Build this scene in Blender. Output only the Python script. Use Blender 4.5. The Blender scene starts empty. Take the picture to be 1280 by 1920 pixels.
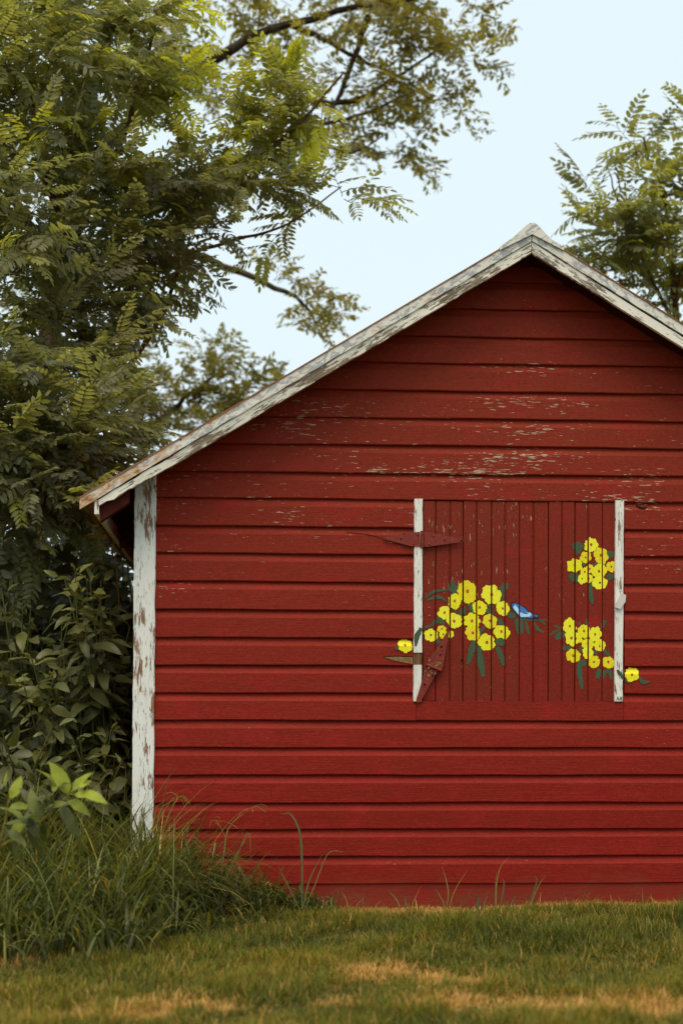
import bpy, math, random
import numpy as np
from mathutils import Vector, Matrix
from mathutils.geometry import tessellate_polygon

random.seed(7)
rng = np.random.default_rng(11)
S = bpy.context.scene
COL = S.collection
R = math.radians

# ------------------------------------------------------------------ camera
F_PX, HOR, H_EYE, DIST = 2400.0, 1420.0, 0.746, 6.22      # focal length / horizon row for a 1280x1920 frame
YAW = R(3.0)
cam_d = bpy.data.cameras.new('camera')
cam = bpy.data.objects.new('camera', cam_d); COL.objects.link(cam)
cam.location = (0, -DIST, H_EYE)
cam.rotation_euler = (R(90), 0, -YAW)
cam_d.sensor_fit = 'VERTICAL'; cam_d.sensor_height = 36.0; cam_d.sensor_width = 24.0
cam_d.lens = F_PX / 1920 * 36
cam_d.shift_y = (HOR - 960) / 1920
cam_d.clip_start = 0.05; cam_d.clip_end = 2000
cam_d.dof.use_dof = True; cam_d.dof.focus_distance = 6.25; cam_d.dof.aperture_fstop = 2.0
S.camera = cam

# ------------------------------------------------------------------ light: thin bright overcast
SUN_EL, SUN_AZ = R(64), R(194)         # azimuth clockwise from +Y: from behind the photographer, a little to the left
w = bpy.data.worlds.new('World'); S.world = w; w.use_nodes = True
nt = w.node_tree; nt.nodes.clear()
sky = nt.nodes.new('ShaderNodeTexSky'); sky.sky_type = 'NISHITA'; sky.sun_disc = False
sky.sun_elevation = SUN_EL; sky.sun_rotation = SUN_AZ; sky.dust_density = 3.0; sky.air_density = 1.0
mx = nt.nodes.new('ShaderNodeMix'); mx.data_type = 'RGBA'; mx.inputs[0].default_value = 0.86
mx.inputs[7].default_value = (5.45, 6.3, 6.5, 1)          # even veil of thin cloud
bg = nt.nodes.new('ShaderNodeBackground'); bg.inputs[1].default_value = 0.1
wo = nt.nodes.new('ShaderNodeOutputWorld')
nt.links.new(sky.outputs[0], mx.inputs[6]); nt.links.new(mx.outputs[2], bg.inputs[0]); nt.links.new(bg.outputs[0], wo.inputs[0])
sun_d = bpy.data.lights.new('sun', 'SUN'); sun_d.energy = 1.5; sun_d.angle = R(40); sun_d.color = (1.0, 0.84, 0.60)
sun = bpy.data.objects.new('sun', sun_d); COL.objects.link(sun)
sdir = Vector((math.sin(SUN_AZ)*math.cos(SUN_EL), math.cos(SUN_AZ)*math.cos(SUN_EL), math.sin(SUN_EL)))
sun.rotation_euler = sdir.to_track_quat('Z', 'Y').to_euler(); sun.location = sdir*20
S.view_settings.view_transform = 'Standard'; S.view_settings.look = 'None'
S.view_settings.gamma = 1.0; S.view_settings.exposure = 0.72; S.view_settings.use_curve_mapping = False
S.render.engine = 'CYCLES'
S.cycles.max_bounces = 8; S.cycles.transparent_max_bounces = 4

# ------------------------------------------------------------------ helpers
CY, SY = math.cos(YAW), math.sin(YAW)
def P(px, py, Y=0.0):
    """world point seen at photograph pixel (px,py) on the upright plane y = Y"""
    u, v = (px-640)/F_PX, (HOR-py)/F_PX
    d = Vector((SY + u*CY, CY - u*SY, v))
    t = (Y + DIST)/d.y
    return Vector((0, -DIST, H_EYE)) + d*t
def ppm(Y): return F_PX/(DIST+Y)           # pixels per metre at depth Y
def GP(px, py):
    """point of the level ground seen at a pixel"""
    return P(px, py, F_PX*H_EYE/(py-HOR) - DIST)

def setp(o, label=None, cat=None, group=None, kind=None):
    if label: o['label'] = label
    if cat: o['category'] = cat
    if group: o['group'] = group
    if kind: o['kind'] = kind
    return o
def link(name, me, parent=None, mat=None):
    o = bpy.data.objects.new(name, me); COL.objects.link(o)
    if parent is not None: o.parent = parent
    if mat is not None and len(me.materials) == 0: me.materials.append(mat)
    return o
def empty(name, loc=(0,0,0)):
    o = bpy.data.objects.new(name, None); COL.objects.link(o); o.location = loc; return o
def mesh(name, V, Fc, mat=None, parent=None, mats=None, midx=None, smooth=False):
    me = bpy.data.meshes.new(name); me.from_pydata([tuple(v) for v in V], [], Fc)
    if mats:
        for m in mats: me.materials.append(m)
        if midx: me.polygons.foreach_set('material_index', midx)
    if smooth: me.polygons.foreach_set('use_smooth', [True]*len(me.polygons))
    me.update()
    return link(name, me, parent, mat)
def local(o_empty, V):   # points in the space of an empty that only has a location
    return [Vector(v)-o_empty.location for v in V]
def mesh_np(name, V, T, mat=None, tint=None, parent=None, smooth=False, obj=True):
    """big triangle mesh from numpy arrays, with a float point attribute 'tint'"""
    V = np.ascontiguousarray(V, np.float32); T = np.ascontiguousarray(T, np.int32)
    me = bpy.data.meshes.new(name)
    me.vertices.add(len(V)); me.vertices.foreach_set('co', V.ravel())
    me.loops.add(T.size); me.loops.foreach_set('vertex_index', T.ravel())
    me.polygons.add(len(T)); me.polygons.foreach_set('loop_start', np.arange(0, T.size, 3, dtype=np.int32))
    if smooth: me.polygons.foreach_set('use_smooth', np.ones(len(T), bool))
    me.update(calc_edges=True)
    if tint is not None:
        a = me.attributes.new('tint', 'FLOAT', 'POINT'); a.data.foreach_set('value', np.ascontiguousarray(tint, np.float32))
    if mat: me.materials.append(mat)
    return link(name, me, parent) if obj else me
def boxV(x0, x1, y0, y1, z0, z1):
    V = [(x,y,z) for x in (x0,x1) for y in (y0,y1) for z in (z0,z1)]
    Fc = [(0,1,3,2),(4,6,7,5),(0,4,5,1),(2,3,7,6),(0,2,6,4),(1,5,7,3)]
    return V, Fc
def prism(poly, y0, y1):
    """polygon of (x,z) points extruded from y0 (front) to y1"""
    n = len(poly)
    V = [(p[0], y0, p[1]) for p in poly] + [(p[0], y1, p[1]) for p in poly]
    Fc = [tuple(range(n)), tuple(range(2*n-1, n-1, -1))] + [(i, i+n, (i+1)%n+n, (i+1)%n) for i in range(n)]
    return V, Fc
def tube_np(pts, rad, k=6):
    """tapered tube along points -> numpy V, T"""
    pts = np.asarray(pts, float); n = len(pts); rad = np.broadcast_to(np.asarray(rad, float), (n,))
    tan = np.gradient(pts, axis=0); tan /= np.linalg.norm(tan, axis=1)[:,None]+1e-9
    ref = np.array([0.31,0.17,0.93]); ref = np.where(np.abs(tan@ref)[:,None] > .95, np.array([1.,0,0]), ref)
    a = np.cross(tan, ref); a /= np.linalg.norm(a, axis=1)[:,None]; b = np.cross(tan, a)
    th = np.arange(k)*2*math.pi/k
    V = pts[:,None,:] + rad[:,None,None]*(np.cos(th)[None,:,None]*a[:,None,:] + np.sin(th)[None,:,None]*b[:,None,:])
    T = []
    for i in range(n-1):
        for j in range(k):
            p, q = i*k+j, i*k+(j+1)%k
            T += [(p, q, q+k), (p, q+k, p+k)]
    return V.reshape(-1,3), np.array(T)
def cat(parts):
    Vs, Ts, off = [], [], 0
    for V, T in parts:
        Vs.append(V); Ts.append(np.asarray(T)+off); off += len(V)
    return np.concatenate(Vs), np.concatenate(Ts)
def spline(pts, n):
    """smooth resample of a polyline (Catmull-Rom)"""
    p = np.asarray([tuple(q) for q in pts], float)
    if len(p) < 3: t = np.linspace(0,1,n)[:,None]; return p[0]*(1-t)+p[-1]*t
    e = np.vstack([2*p[0]-p[1], p, 2*p[-1]-p[-2]]); out = []
    for s in np.linspace(0, len(p)-1-1e-6, n):
        i = int(s); t = s-i; a,b,c,d = e[i:i+4]
        out.append(.5*((2*b)+(c-a)*t+(2*a-5*b+4*c-d)*t*t+(3*b-a-3*c+d)*t**3))
    return np.array(out)

# ------------------------------------------------------------------ materials
class NT:
    def __init__(s, name):
        s.m = bpy.data.materials.new(name); s.m.use_nodes = True; s.t = s.m.node_tree; s.t.nodes.clear()
        s.out = s.t.nodes.new('ShaderNodeOutputMaterial')
    def n(s, typ, ins=None, **kw):
        nd = s.t.nodes.new(typ)
        for k, v in kw.items(): setattr(nd, k, v)
        for k, v in (ins or {}).items(): s.set(nd.inputs[k], v)
        return nd
    def set(s, inp, v):
        if isinstance(v, bpy.types.NodeSocket): s.t.links.new(v, inp)
        elif isinstance(v, (tuple, list)) and len(v) == 3 and inp.type == 'RGBA': inp.default_value = (*v, 1)
        else: inp.default_value = v
    def pos(s): return s.n('ShaderNodeTexCoord').outputs['Object']
    def mapv(s, v, scale, rot=(0,0,0), loc=(0,0,0)):
        return s.n('ShaderNodeMapping', {'Vector': v, 'Scale': scale, 'Rotation': rot, 'Location': loc}).outputs[0]
    def noise(s, v, scale=1.0, detail=3.0, rough=.55, dist=0.0):
        return s.n('ShaderNodeTexNoise', {'Vector': v, 'Scale': scale, 'Detail': detail, 'Roughness': rough, 'Distortion': dist}).outputs[0]
    def math(s, op, a, b=0.0, c=0.0, clamp=False):
        nd = s.n('ShaderNodeMath', operation=op, use_clamp=clamp); s.set(nd.inputs[0], a); s.set(nd.inputs[1], b); s.set(nd.inputs[2], c); return nd.outputs[0]
    def step(s, v, lo, hi):
        nd = s.n('ShaderNodeMapRange', {'Value': v, 'From Min': lo, 'From Max': hi}, clamp=True); return nd.outputs[0]
    def mix(s, f, a, b, blend='MIX'):
        nd = s.n('ShaderNodeMix', data_type='RGBA', blend_type=blend); s.set(nd.inputs[0], f); s.set(nd.inputs[6], a); s.set(nd.inputs[7], b); return nd.outputs[2]
    def bump(s, h, strength=.3, dist=.002): return s.n('ShaderNodeBump', {'Height': h, 'Strength': strength, 'Distance': dist}).outputs[0]
    def bsdf(s, color, rough=.6, spec=.3, normal=None, **kw):
        ins = {'Base Color': color, 'Roughness': rough, 'Specular IOR Level': spec}; ins.update(kw)
        if normal is not None: ins['Normal'] = normal
        return s.n('ShaderNodeBsdfPrincipled', ins).outputs[0]
    def done(s, sh): s.t.links.new(sh, s.out.inputs[0]); return s.m
    def sepz(s, v): return s.n('ShaderNodeSeparateXYZ', {0: v}).outputs

WEAR = [(((px-995)/386), ((1706-py)/386), rx/386, ry/386, k) for px,py,rx,ry,k in
        [(905,876,150,24,.115),(1010,688,190,30,.13),(1000,625,100,22,.11),(1010,745,260,34,.11),(1185,884,90,26,.13),(960,800,300,30,.09),(1000,850,160,20,.10),(760,880,100,18,.07),(1120,930,200,24,.10)]]
def red_wood(name, along='x', chips=1.0, dark=1.0):
    n = NT(name); p = n.pos()
    sc = (1, 1, 1) if along == 'x' else None
    gx, gz = (1.0, 22.0) if along == 'x' else (22.0, 1.0)
    grain = n.noise(n.mapv(p, (gx*7, 40, gz*7)), 1.0, 5, .65)
    broad = n.noise(n.mapv(p, (1.1, 1.1, 1.6)), 1.0, 3, .5)
    streak = n.noise(n.mapv(p, (gx*1.5, 5, gz*.6)), 1.0, 4, .6)
    speck = n.noise(n.mapv(p, (70, 70, 95)), 1.0, 4, .7, .4)             # crazed, lumpy old paint
    patch = n.noise(n.mapv(p, (5, 5, 9)), 1.0, 4, .6)
    rnd = n.n('ShaderNodeObjectInfo').outputs['Random']
    c = n.mix(n.step(broad, .38, .62), (.245*dark, .0105*dark, .0032*dark), (.255*dark, .0080*dark, .0050*dark))
    c = n.mix(n.step(streak, .35, .72), c, (.20*dark, .0105*dark, .0038*dark))
    c = n.mix(n.math('MULTIPLY', n.step(grain, .45, .75), .25), c, (.34, .06, .035))
    c = n.mix(n.math('MULTIPLY', rnd, .55 if along == 'x' else .7), c, (.19, .009, .0035) if along == 'x' else (.15, .021, .009))
    c = n.mix(n.math('MULTIPLY', n.step(n.sepz(p)[2], .6, 2.4), .75), c, (.235*dark, .031*dark, .0115*dark))   # browner towards the gable: faded paint, and glare veil put into the colour
    c = n.mix(n.math('MULTIPLY', n.step(patch, .52, .72), .5), c, (.33, .014, .014))
    c = n.mix(n.math('MULTIPLY', n.step(speck, .52, .66), .42), c, (.12, .008, .003))
    c = n.mix(n.math('MULTIPLY', n.step(speck, .46, .36), .16), c, (.36, .055, .034))
    # chips and scratches of bare wood, bunched in places, more of them high on the gable
    z = n.sepz(p)[2]
    high = n.math('MULTIPLY', n.step(z, 1.3, 1.75), n.math('SUBTRACT', 1.0, n.step(z, 2.35, 2.6)))
    clus = n.noise(n.mapv(p, (1.5, 1.0, 4.5), loc=(3.1, 0, 1.7)), 1.0, 2, .5)
    fine = n.noise(n.mapv(p, ((19, 20, 150) if along == 'x' else (150, 20, 19))), 1.0, 3, .62)
    v = n.math('ADD', fine, n.math('MULTIPLY', n.math('SUBTRACT', clus, .5), .38))
    v = n.math('ADD', v, n.math('SUBTRACT', n.math('MULTIPLY', high, .05), n.math('MULTIPLY', n.step(z, 1.75, 1.45), .045 if along == 'x' else .0)))
    for cx, cz, rx, rz, k in (WEAR if along == 'x' else []):            # places where the weather has taken most paint
        e = n.n('ShaderNodeVectorMath', {0: n.mapv(p, (1/rx, 0, 1/rz), loc=(-cx/rx, 0, -cz/rz))}, operation='LENGTH').outputs['Value']
        v = n.math('ADD', v, n.math('MULTIPLY', n.step(e, 1.0, .2), k))
    ch = n.step(v, .752 - .02*chips, .769 - .02*chips)
    c = n.mix(ch, c, (.47, .34, .235))
    # mud splashed up from the ground
    mud = n.math('MULTIPLY', n.step(n.math('ADD', z, n.math('MULTIPLY', n.math('SUBTRACT', patch, .5), .30)), .16, .03), n.step(speck, .38, .55))
    c = n.mix(n.math('MULTIPLY', mud, .45), c, (.17, .085, .045))
    # small knots
    vo = n.n('ShaderNodeTexVoronoi', {'Vector': n.mapv(p, (1.9, 0, 5.2)), 'Scale': 1.0}, feature='F1')
    kn = n.math('MULTIPLY', n.step(vo.outputs['Distance'], .05, .03), n.step(n.sepz(vo.outputs['Color'])[0], .72, .73))
    c = n.mix(n.math('MULTIPLY', kn, .85), c, (.05, .012, .006))
    h = n.math('SUBTRACT', n.math('ADD', n.math('ADD', n.math('MULTIPLY', grain, .7), n.math('MULTIPLY', streak, .5)), n.math('MULTIPLY', speck, -.8)), n.math('ADD', n.math('MULTIPLY', ch, .5), kn))
    return n.done(n.bsdf(c, n.math('ADD', .55, n.math('MULTIPLY', grain, .2)), .15, n.bump(h, .6, .004)))

def peeling_white(name, rot=0.0, amount=0.0, wood=(.20,.145,.095), tone=(.74,.735,.70)):
    """chalky white paint flaking off weathered grey-brown wood; grain runs along x after rot (about y)"""
    n = NT(name); p = n.mapv(n.pos(), (1,1,1), rot=(0, rot, 0))
    flake = n.noise(n.mapv(p, (18, 16, 170)), 1.0, 6, .7, .3)
    clus = n.noise(n.mapv(p, (5.5, 3, 17)), 1.0, 4, .62)
    v = n.math('ADD', flake, n.math('MULTIPLY', n.math('SUBTRACT', clus, .5), .85))
    bare = n.step(v, .66-amount, .69-amount)
    grain = n.noise(n.mapv(p, (9, 30, 240)), 1.0, 4, .6)
    wd = n.mix(n.step(grain, .35, .68), tuple(q*.45 for q in wood), tuple(min(1,q*1.35) for q in wood))
    dirt = n.noise(n.mapv(p, (3, 6, 9), loc=(5,2,1)), 1.0, 5, .65)
    wt = n.mix(n.step(dirt, .5, .78), tone, tuple(q*.68 for q in (.74,.71,.62)))
    crk = n.noise(n.mapv(p, (22, 22, 300), loc=(1,7,3)), 1.0, 2, .5)
    wt = n.mix(n.step(crk, .69, .72), wt, (.17, .14, .115))
    c = n.mix(bare, wt, wd)
    h = n.math('SUBTRACT', n.math('MULTIPLY', grain, .4), n.math('MULTIPLY', bare, 1.0))
    return n.done(n.bsdf(c, .68, .2, n.bump(h, .7, .003)))

def painted_metal(name, rot):
    n = NT(name); p = n.mapv(n.pos(), (1,1,1), rot=(0, rot, 0))
    a = n.noise(n.mapv(p, (20, 20, 45)), 1.0, 6, .68, .8)
    b = n.noise(n.mapv(p, (8, 9, 22), loc=(9,1,4)), 1.0, 6, .7, .6)
    sp = n.noise(n.mapv(p, (48, 48, 70)), 1.0, 2, .5)
    z = n.sepz(n.pos())[2]
    low = n.math('SUBTRACT', 1.0, n.step(z, 1.85, 2.6))              # the low end by the eave has rusted most
    c = n.mix(n.step(a, .50, .54), (.68,.66,.60), (.36,.37,.38))
    rv = n.math('ADD', b, n.math('MULTIPLY', low, .17))
    c = n.mix(n.math('MULTIPLY', n.step(rv, .56, .70), .85), c, (.44,.24,.085))
    c = n.mix(n.step(rv, .70, .76), c, (.27,.085,.022))
    c = n.mix(n.step(sp, .72, .75), c, (.16,.06,.02))
    return n.done(n.bsdf(c, .55, .35, n.bump(a, .3, .002)))

def rust_metal(name):
    n = NT(name); p = n.pos()
    a = n.noise(n.mapv(p, (3, 3, 3)), 1.0, 5, .7)
    c = n.mix(n.step(a, .4, .65), (.24,.075,.026), (.36,.16,.06))
    return n.done(n.bsdf(c, .7, .25, n.bump(a, .3, .002)))

def plain(name, color, rough=.6, spec=.3, var=.25, scale=30.0):
    n = NT(name); p = n.pos(); a = n.noise(n.mapv(p, (scale,)*3), 1.0, 3, .6)
    c = n.mix(n.step(a, .35, .7), color, tuple(q*(1-var) for q in color))
    return n.done(n.bsdf(c, rough, spec, n.bump(a, .3, .0015)))

def brush_paint(name, color, alt):
    """hand-brushed matt paint with the wood grain showing through as fine vertical scratches"""
    n = NT(name); p = n.pos()
    a = n.noise(n.mapv(p, (150, 150, 110)), 1.0, 4, .7); g = n.noise(n.mapv(p, (260, 20, 22)), 1.0, 3, .6)
    c = n.mix(n.step(a, .4, .66), color, alt)
    c = n.mix(n.math('MULTIPLY', n.step(g, .62, .74), .8), c, (.22,.04,.02))
    return n.done(n.bsdf(c, .6, .25, n.bump(n.math('ADD', a, g), .35, .0015)))

def bark(name, c0, c1):
    n = NT(name); p = n.pos()
    a = n.noise(n.mapv(p, (22, 22, 5)), 1.0, 6, .7); b = n.noise(n.mapv(p, (5,5,5)), 1.0, 3, .6)
    c = n.mix(n.step(a, .38, .64), c0, c1); c = n.mix(n.math('MULTIPLY', n.step(b, .5, .7), .5), c, (.13,.13,.10))
    return n.done(n.bsdf(c, .85, .1, n.bump(a, .9, .012)))

def leaf_mat(name, stops, trans=.35, rough=.5, spec=.3, tcol=1.3):
    """leaf colour from the per-leaf 'tint' value; light passes through the blade"""
    n = NT(name)
    t = n.n('ShaderNodeAttribute', attribute_name='tint').outputs['Fac']
    r = n.n('ShaderNodeValToRGB', {0: t}); cr = r.color_ramp
    for i, (pos, col) in enumerate(stops):
        e = cr.elements[i] if i < 2 else cr.elements.new(pos)
        e.position = pos; e.color = (*col, 1)
    mott = n.noise(n.mapv(n.pos(), (35,35,35)), 1.0, 2, .5)
    c = n.mix(n.math('MULTIPLY', n.step(mott, .4, .75), .3), r.outputs[0], (.03,.035,.012))
    s1 = n.bsdf(c, rough, spec)
    tr = n.n('ShaderNodeBsdfTranslucent', {0: n.mix(1.0, c, (tcol*1.15, tcol*1.1, tcol*.45), 'MULTIPLY')}).outputs[0]
    ms = n.n('ShaderNodeMixShader', {0: trans}); n.t.links.new(s1, ms.inputs[1]); n.t.links.new(tr, ms.inputs[2])
    return n.done(ms.outputs[0])

M = {}
M['siding'] = red_wood('red_siding_paint', 'x')
M['plank'] = red_wood('red_hatch_paint', 'z', .6, .86)
M['skirt'] = red_wood('red_skirt_paint', 'x', -2.0, .92)
M['soffit'] = plain('old_red_soffit', (.060,.014,.008), .85, .05)  # red darkened: shade of the eave recess is put into the colour
M['post'] = peeling_white('peeling_white_post', R(90), .09, (.30,.17,.09))
M['trim'] = peeling_white('peeling_white_trim', R(90), .03, (.30,.16,.11), (.77,.75,.70))
M['bare'] = peeling_white('bare_old_wood', R(90), .6, (.17,.085,.035))
M['metalroof'] = rust_metal('rusted_roof_sheet')
M['iron'] = plain('red_painted_iron', (.235,.026,.012), .5, .3, .45, 60)
M['iron_rust'] = plain('chipped_rusty_iron', (.33,.20,.09), .7, .3, .6, 90)
M['hole'] = plain('dark_hole', (.012,.008,.006), .9, .05)
M['screw'] = plain('pink_screw', (.36,.10,.08), .5, .4)
M['yellow'] = brush_paint('yellow_petal_paint', (.84,.82,.016), (.72,.62,.010))
M['yellow_b'] = brush_paint('lemon_petal_paint', (.86,.86,.04), (.76,.70,.012))
M['yellow_c'] = brush_paint('deep_yellow_petal_paint', (.82,.74,.012), (.66,.50,.008))
M['centre'] = brush_paint('orange_centre_paint', (.50,.075,.008), (.38,.045,.006))
M['green'] = brush_paint('green_leaf_paint', (.055,.105,.052), (.034,.070,.036))
M['blue'] = brush_paint('blue_bird_paint', (.055,.21,.60), (.035,.14,.46))
M['paleblue'] = brush_paint('pale_blue_paint', (.48,.76,.92), (.34,.62,.84))
M['black'] = plain('black_paint', (.012,.012,.016), .5, .3)
M['tan'] = plain('exposed_tan_wood', (.30,.17,.07), .8, .1, .6, 40)
M['interior'] = plain('dark_boards', (.05,.03,.022), .9, .05)

# ------------------------------------------------------------------ ground
def gnoise(x, y):
    return (np.sin(x*1.7+.6)*np.cos(y*2.1-.4)*.5 + np.sin(x*4.3-y*3.1+1.2)*.25 + np.cos(x*9.1+y*7.7)*.12)
def ground_z(x, y):
    x = np.asarray(x, float); y = np.asarray(y, float)
    near = np.clip((y+3.2)/3.2, 0, 1)                       # the ground rises a little to the right against the wall
    return .018*np.clip(x+.1, -3, 2.5)*near + .012*gnoise(x, y) - .006
# dry patches: centre pixel, half width, half height in the photograph's ground rows -> metres
DRY = []
for px, py, rx, ry in [(690,1832,50,11),(745,1826,60,9),(810,1836,45,12),(880,1846,40,8),(345,1884,90,8),(270,1906,60,8),(420,1893,40,6),
                       (940,1893,110,10),(1080,1900,90,12),(1200,1905,80,12),(860,1885,40,8),(20,1795,55,10),(1265,1900,40,10),
                       (1010,1708,120,7),(1180,1703,90,9),(1260,1700,50,9),(860,1716,70,6),(720,1716,50,5),(640,1885,40,6),(120,1905,60,8)]:
    c = GP(px, py); s = ppm(c.y); k = F_PX*H_EYE/(c.y+DIST)**2
    DRY.append((c.x, c.y, rx/s*1.1, ry/k*1.35))
def dryness(x, y):
    d = np.zeros_like(x)
    for cx, cy, rx, ry in DRY:
        q = ((x-cx)/rx)**2 + ((y-cy)/ry)**2
        d = np.maximum(d, np.exp(-q**1.5*.7))
    d = np.maximum(d, .75*np.exp(-(y/.11)**2)*np.clip((x-.1)*3, 0, 1))          # old thatch along the wall
    d = d*(.92+.25*np.sin(x*23+y*11)*np.sin(x*9-y*37))
    return np.clip(d + .22*np.sin(x*31+y*17)*np.sin(x*13-y*29) + .12*np.sin(x*5.1+2)*np.sin(y*6.3), 0, 1)

def build_ground():
    n = NT('lawn_soil'); p = n.pos()
    a = n.noise(n.mapv(p, (60,60,60)), 1.0, 5, .7); b = n.noise(n.mapv(p, (2.2,2.2,2)), 1.0, 4, .6)
    c = n.mix(n.step(a, .35, .68), (.075,.050,.012), (.27,.165,.042))
    c = n.mix(n.step(b, .45, .62), c, (.11,.088,.014))
    far = n.n('ShaderNodeVectorMath', operation='LENGTH'); n.t.links.new(p, far.inputs[0])
    c = n.mix(n.step(far.outputs['Value'], 6, 12), c, (.11,.105,.016))
    m = n.done(n.bsdf(c, .95, .05, n.bump(a, .9, .012)))
    g = np.concatenate([[-400,-120,-40,-16], np.arange(-8, 8.01, .1), [16,40,120,400]])
    gy = np.concatenate([[-300,-90,-30,-14], np.arange(-8, 6.01, .1), [12,30,90,400]])
    X, Y = np.meshgrid(g, gy); Z = ground_z(X, Y)
    Z = np.where((np.abs(X) > 8) | (Y < -8) | (Y > 6), -.03, Z)
    V = np.stack([X,Y,Z], -1).reshape(-1,3); nx = len(g)
    i, j = np.meshgrid(np.arange(len(gy)-1), np.arange(nx-1), indexing='ij'); q = (i*nx+j).ravel()
    T = np.concatenate([np.stack([q, q+1, q+nx+1], 1), np.stack([q, q+nx+1, q+nx], 1)])
    o = mesh_np('ground', V, T, m, smooth=True); setp(o, kind='structure', label='grassy earth lawn in front of the red barn', cat='ground')
build_ground()

# ------------------------------------------------------------------ barn
barn = empty('barn', (P(995,1700).x, 0, 0))
setp(barn, 'weathered red clapboard barn with white peeling corner board and painted hatch', 'barn')
def part(name, V, Fc, mat, parent=None, **kw):
    o = mesh(name, [Vector(v)-barn.location for v in V], Fc, mat, None, **kw)
    o.parent = parent if parent is not None else barn
    return o
YR = -0.22                                                  # plane of the gable overhang
xa = P(996,474,YR).x; za = P(996,474,YR).z                  # underside of the rake at the ridge
lo = P(290,893,YR); ro = P(1280,651,YR)
SL = (za-lo.z)/(xa-lo.x); SR = (za-ro.z)/(ro.x-xa)
SLP = (SL+SR)/2
x_tip = P(150,938,YR).x                                     # end of the left eave
x_tipR = 2*xa - x_tip
XL = P(272,1300).x; WL = P(250,1300).x - .004               # wall corner
XR = 2*xa - XL
DEPTH = 3.1
def rake_z(x): return za - (SL if x < xa else SR)*abs(x-xa)   # underside line of the white boards
def deck_z(x): return rake_z(x) + .050                        # underside of the roof deck

# --- siding
LINES = [527,578,631,681,733,785,836,889,938,990,1040.5,1093,1145.5,1197.5,1248.5,1300,1351,1402,1453,1504.5,1554,1605,1656.7]
LZ = [P(740,y).z for y in LINES]
hx0, hx1 = P(777,1100).x, P(1168,1100).x
hz1, hz0 = P(970,937).z, P(970,1318).z
xpl, xpr = P(288,1300).x - .012, 2*xa - P(288,1300).x + .012
TH, BEV = .020, .038
def prof(z, zb, zt, bevel=True):
    """depth of the front face of a drop-siding board: flat face, then a hollow sloping back under the next board"""
    if not bevel: return -TH
    zs = zt - BEV
    if z <= zs: return -TH
    u = (z-zs)/BEV
    return -TH + (TH-.0015)*(u**.75)
def siding(x0, x1, zb, zt, ext_left=True, ext_right=True, seed=0, bevel=True, wob=.0024, lam=.9):
    r = random.Random(seed); n = max(4, int((x1-x0)/.11))
    ph = [r.uniform(0, 6.28) for _ in range(4)]; cup = r.uniform(-.0016, .0016)
    def lip(x): return wob*(math.sin(x*3.1+ph[0])*.6 + math.sin(x*9.7+ph[1])*.35 + math.sin(x*23+ph[2])*.2)
    zs = [zb, zb, zb+.004, (zb+zt)/2-.01, zt-BEV-.002, zt-BEV+.0012, zt-BEV*.85, zt-BEV*.6, zt-BEV*.3, zt, zt+.008]
    V = []
    for i in range(n+1):
        s = i/n
        for k, z in enumerate(zs):
            a, b = x0, x1
            if ext_left:  a = max(a, xa-(za+.052-z)/SL) if z < za+.05 else xa
            if ext_right: b = min(b, xa+(za+.052-z)/SR) if z < za+.05 else xa
            if b < a: a = b = xa
            x = a+(b-a)*s
            if k == 0: y = .006
            elif k == 1: y = -TH+.003
            else: y = prof(min(z, zt), zb, zt, bevel)
            zz = z + (lip(x) if k < 3 else 0)
            V.append((x, y + cup*math.sin(s*3.1+ph[3]) + .0008*math.sin(x*5+ph[2]), zz))
    m = len(zs); Fc = []
    for i in range(n):
        for k in range(m-1):
            a = i*m+k; Fc.append((a, a+m, a+m+1, a+1))
    Fc.append(tuple(range(m))); Fc.append(tuple(n*m+k for k in range(m-1,-1,-1)))
    return part('siding_board', V, Fc, M['siding'])
tops = [za+.047] + LZ[:-1]
for i, zb in enumerate(LZ):
    zt = tops[i]
    if i == 0: zt = min(zt, zb+.134)
    if zt <= hz0 - .01 or zb >= hz1-.02:
        siding(xpl, xpr, zb, zt, seed=i)
        if i == 0 and zt < za+.03: siding(xpl, xpr, zt, za+.045, seed=99, bevel=False)
    elif zb < hz0 - .01 < zt:                               # board under the hatch: planed flat where the hatch sits
        siding(xpl, hx0+.004, zb, zt, True, False, seed=i)
        siding(hx0+.006, hx1-.006, zb, hz0, False, False, seed=i+50, bevel=False)
        siding(hx1-.004, xpr, zb, zt, False, True, seed=i+80)
    else:
        siding(xpl, hx0, zb, zt, True, False, seed=i)
        siding(hx1, xpr, zb, zt, False, True, seed=i+80)
# skirt board down to the earth
zb = LZ[-1]
V, Fc = boxV(xpl, xpr, -.012, .01, -.18, zb+.004); part('skirt_board', V, Fc, M['skirt'])
# sheathing behind the boards, side and back walls
xwl, xwr = P(252,1300).x, 2*xa-P(252,1300).x
poly = [(xwl+.01,-.15),(xwr-.01,-.15),(xwr-.01,deck_z(xwr)-.01),(xa,za+.04),(xwl+.01,deck_z(xwl)-.01)]
V, Fc = prism(poly, .012, .04); part('front_sheathing', V, Fc, M['interior'])
V, Fc = prism(poly, DEPTH-.03, DEPTH); part('back_wall', V, Fc, M['skirt'])
for xs, s in ((xwl,1),(xwr,-1)):
    a, b = sorted((xs, xs+s*.02))
    V, Fc = boxV(a, b, .03, DEPTH, -.15, deck_z(xs)-.012); part('side_wall', V, Fc, M['skirt'])

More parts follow.
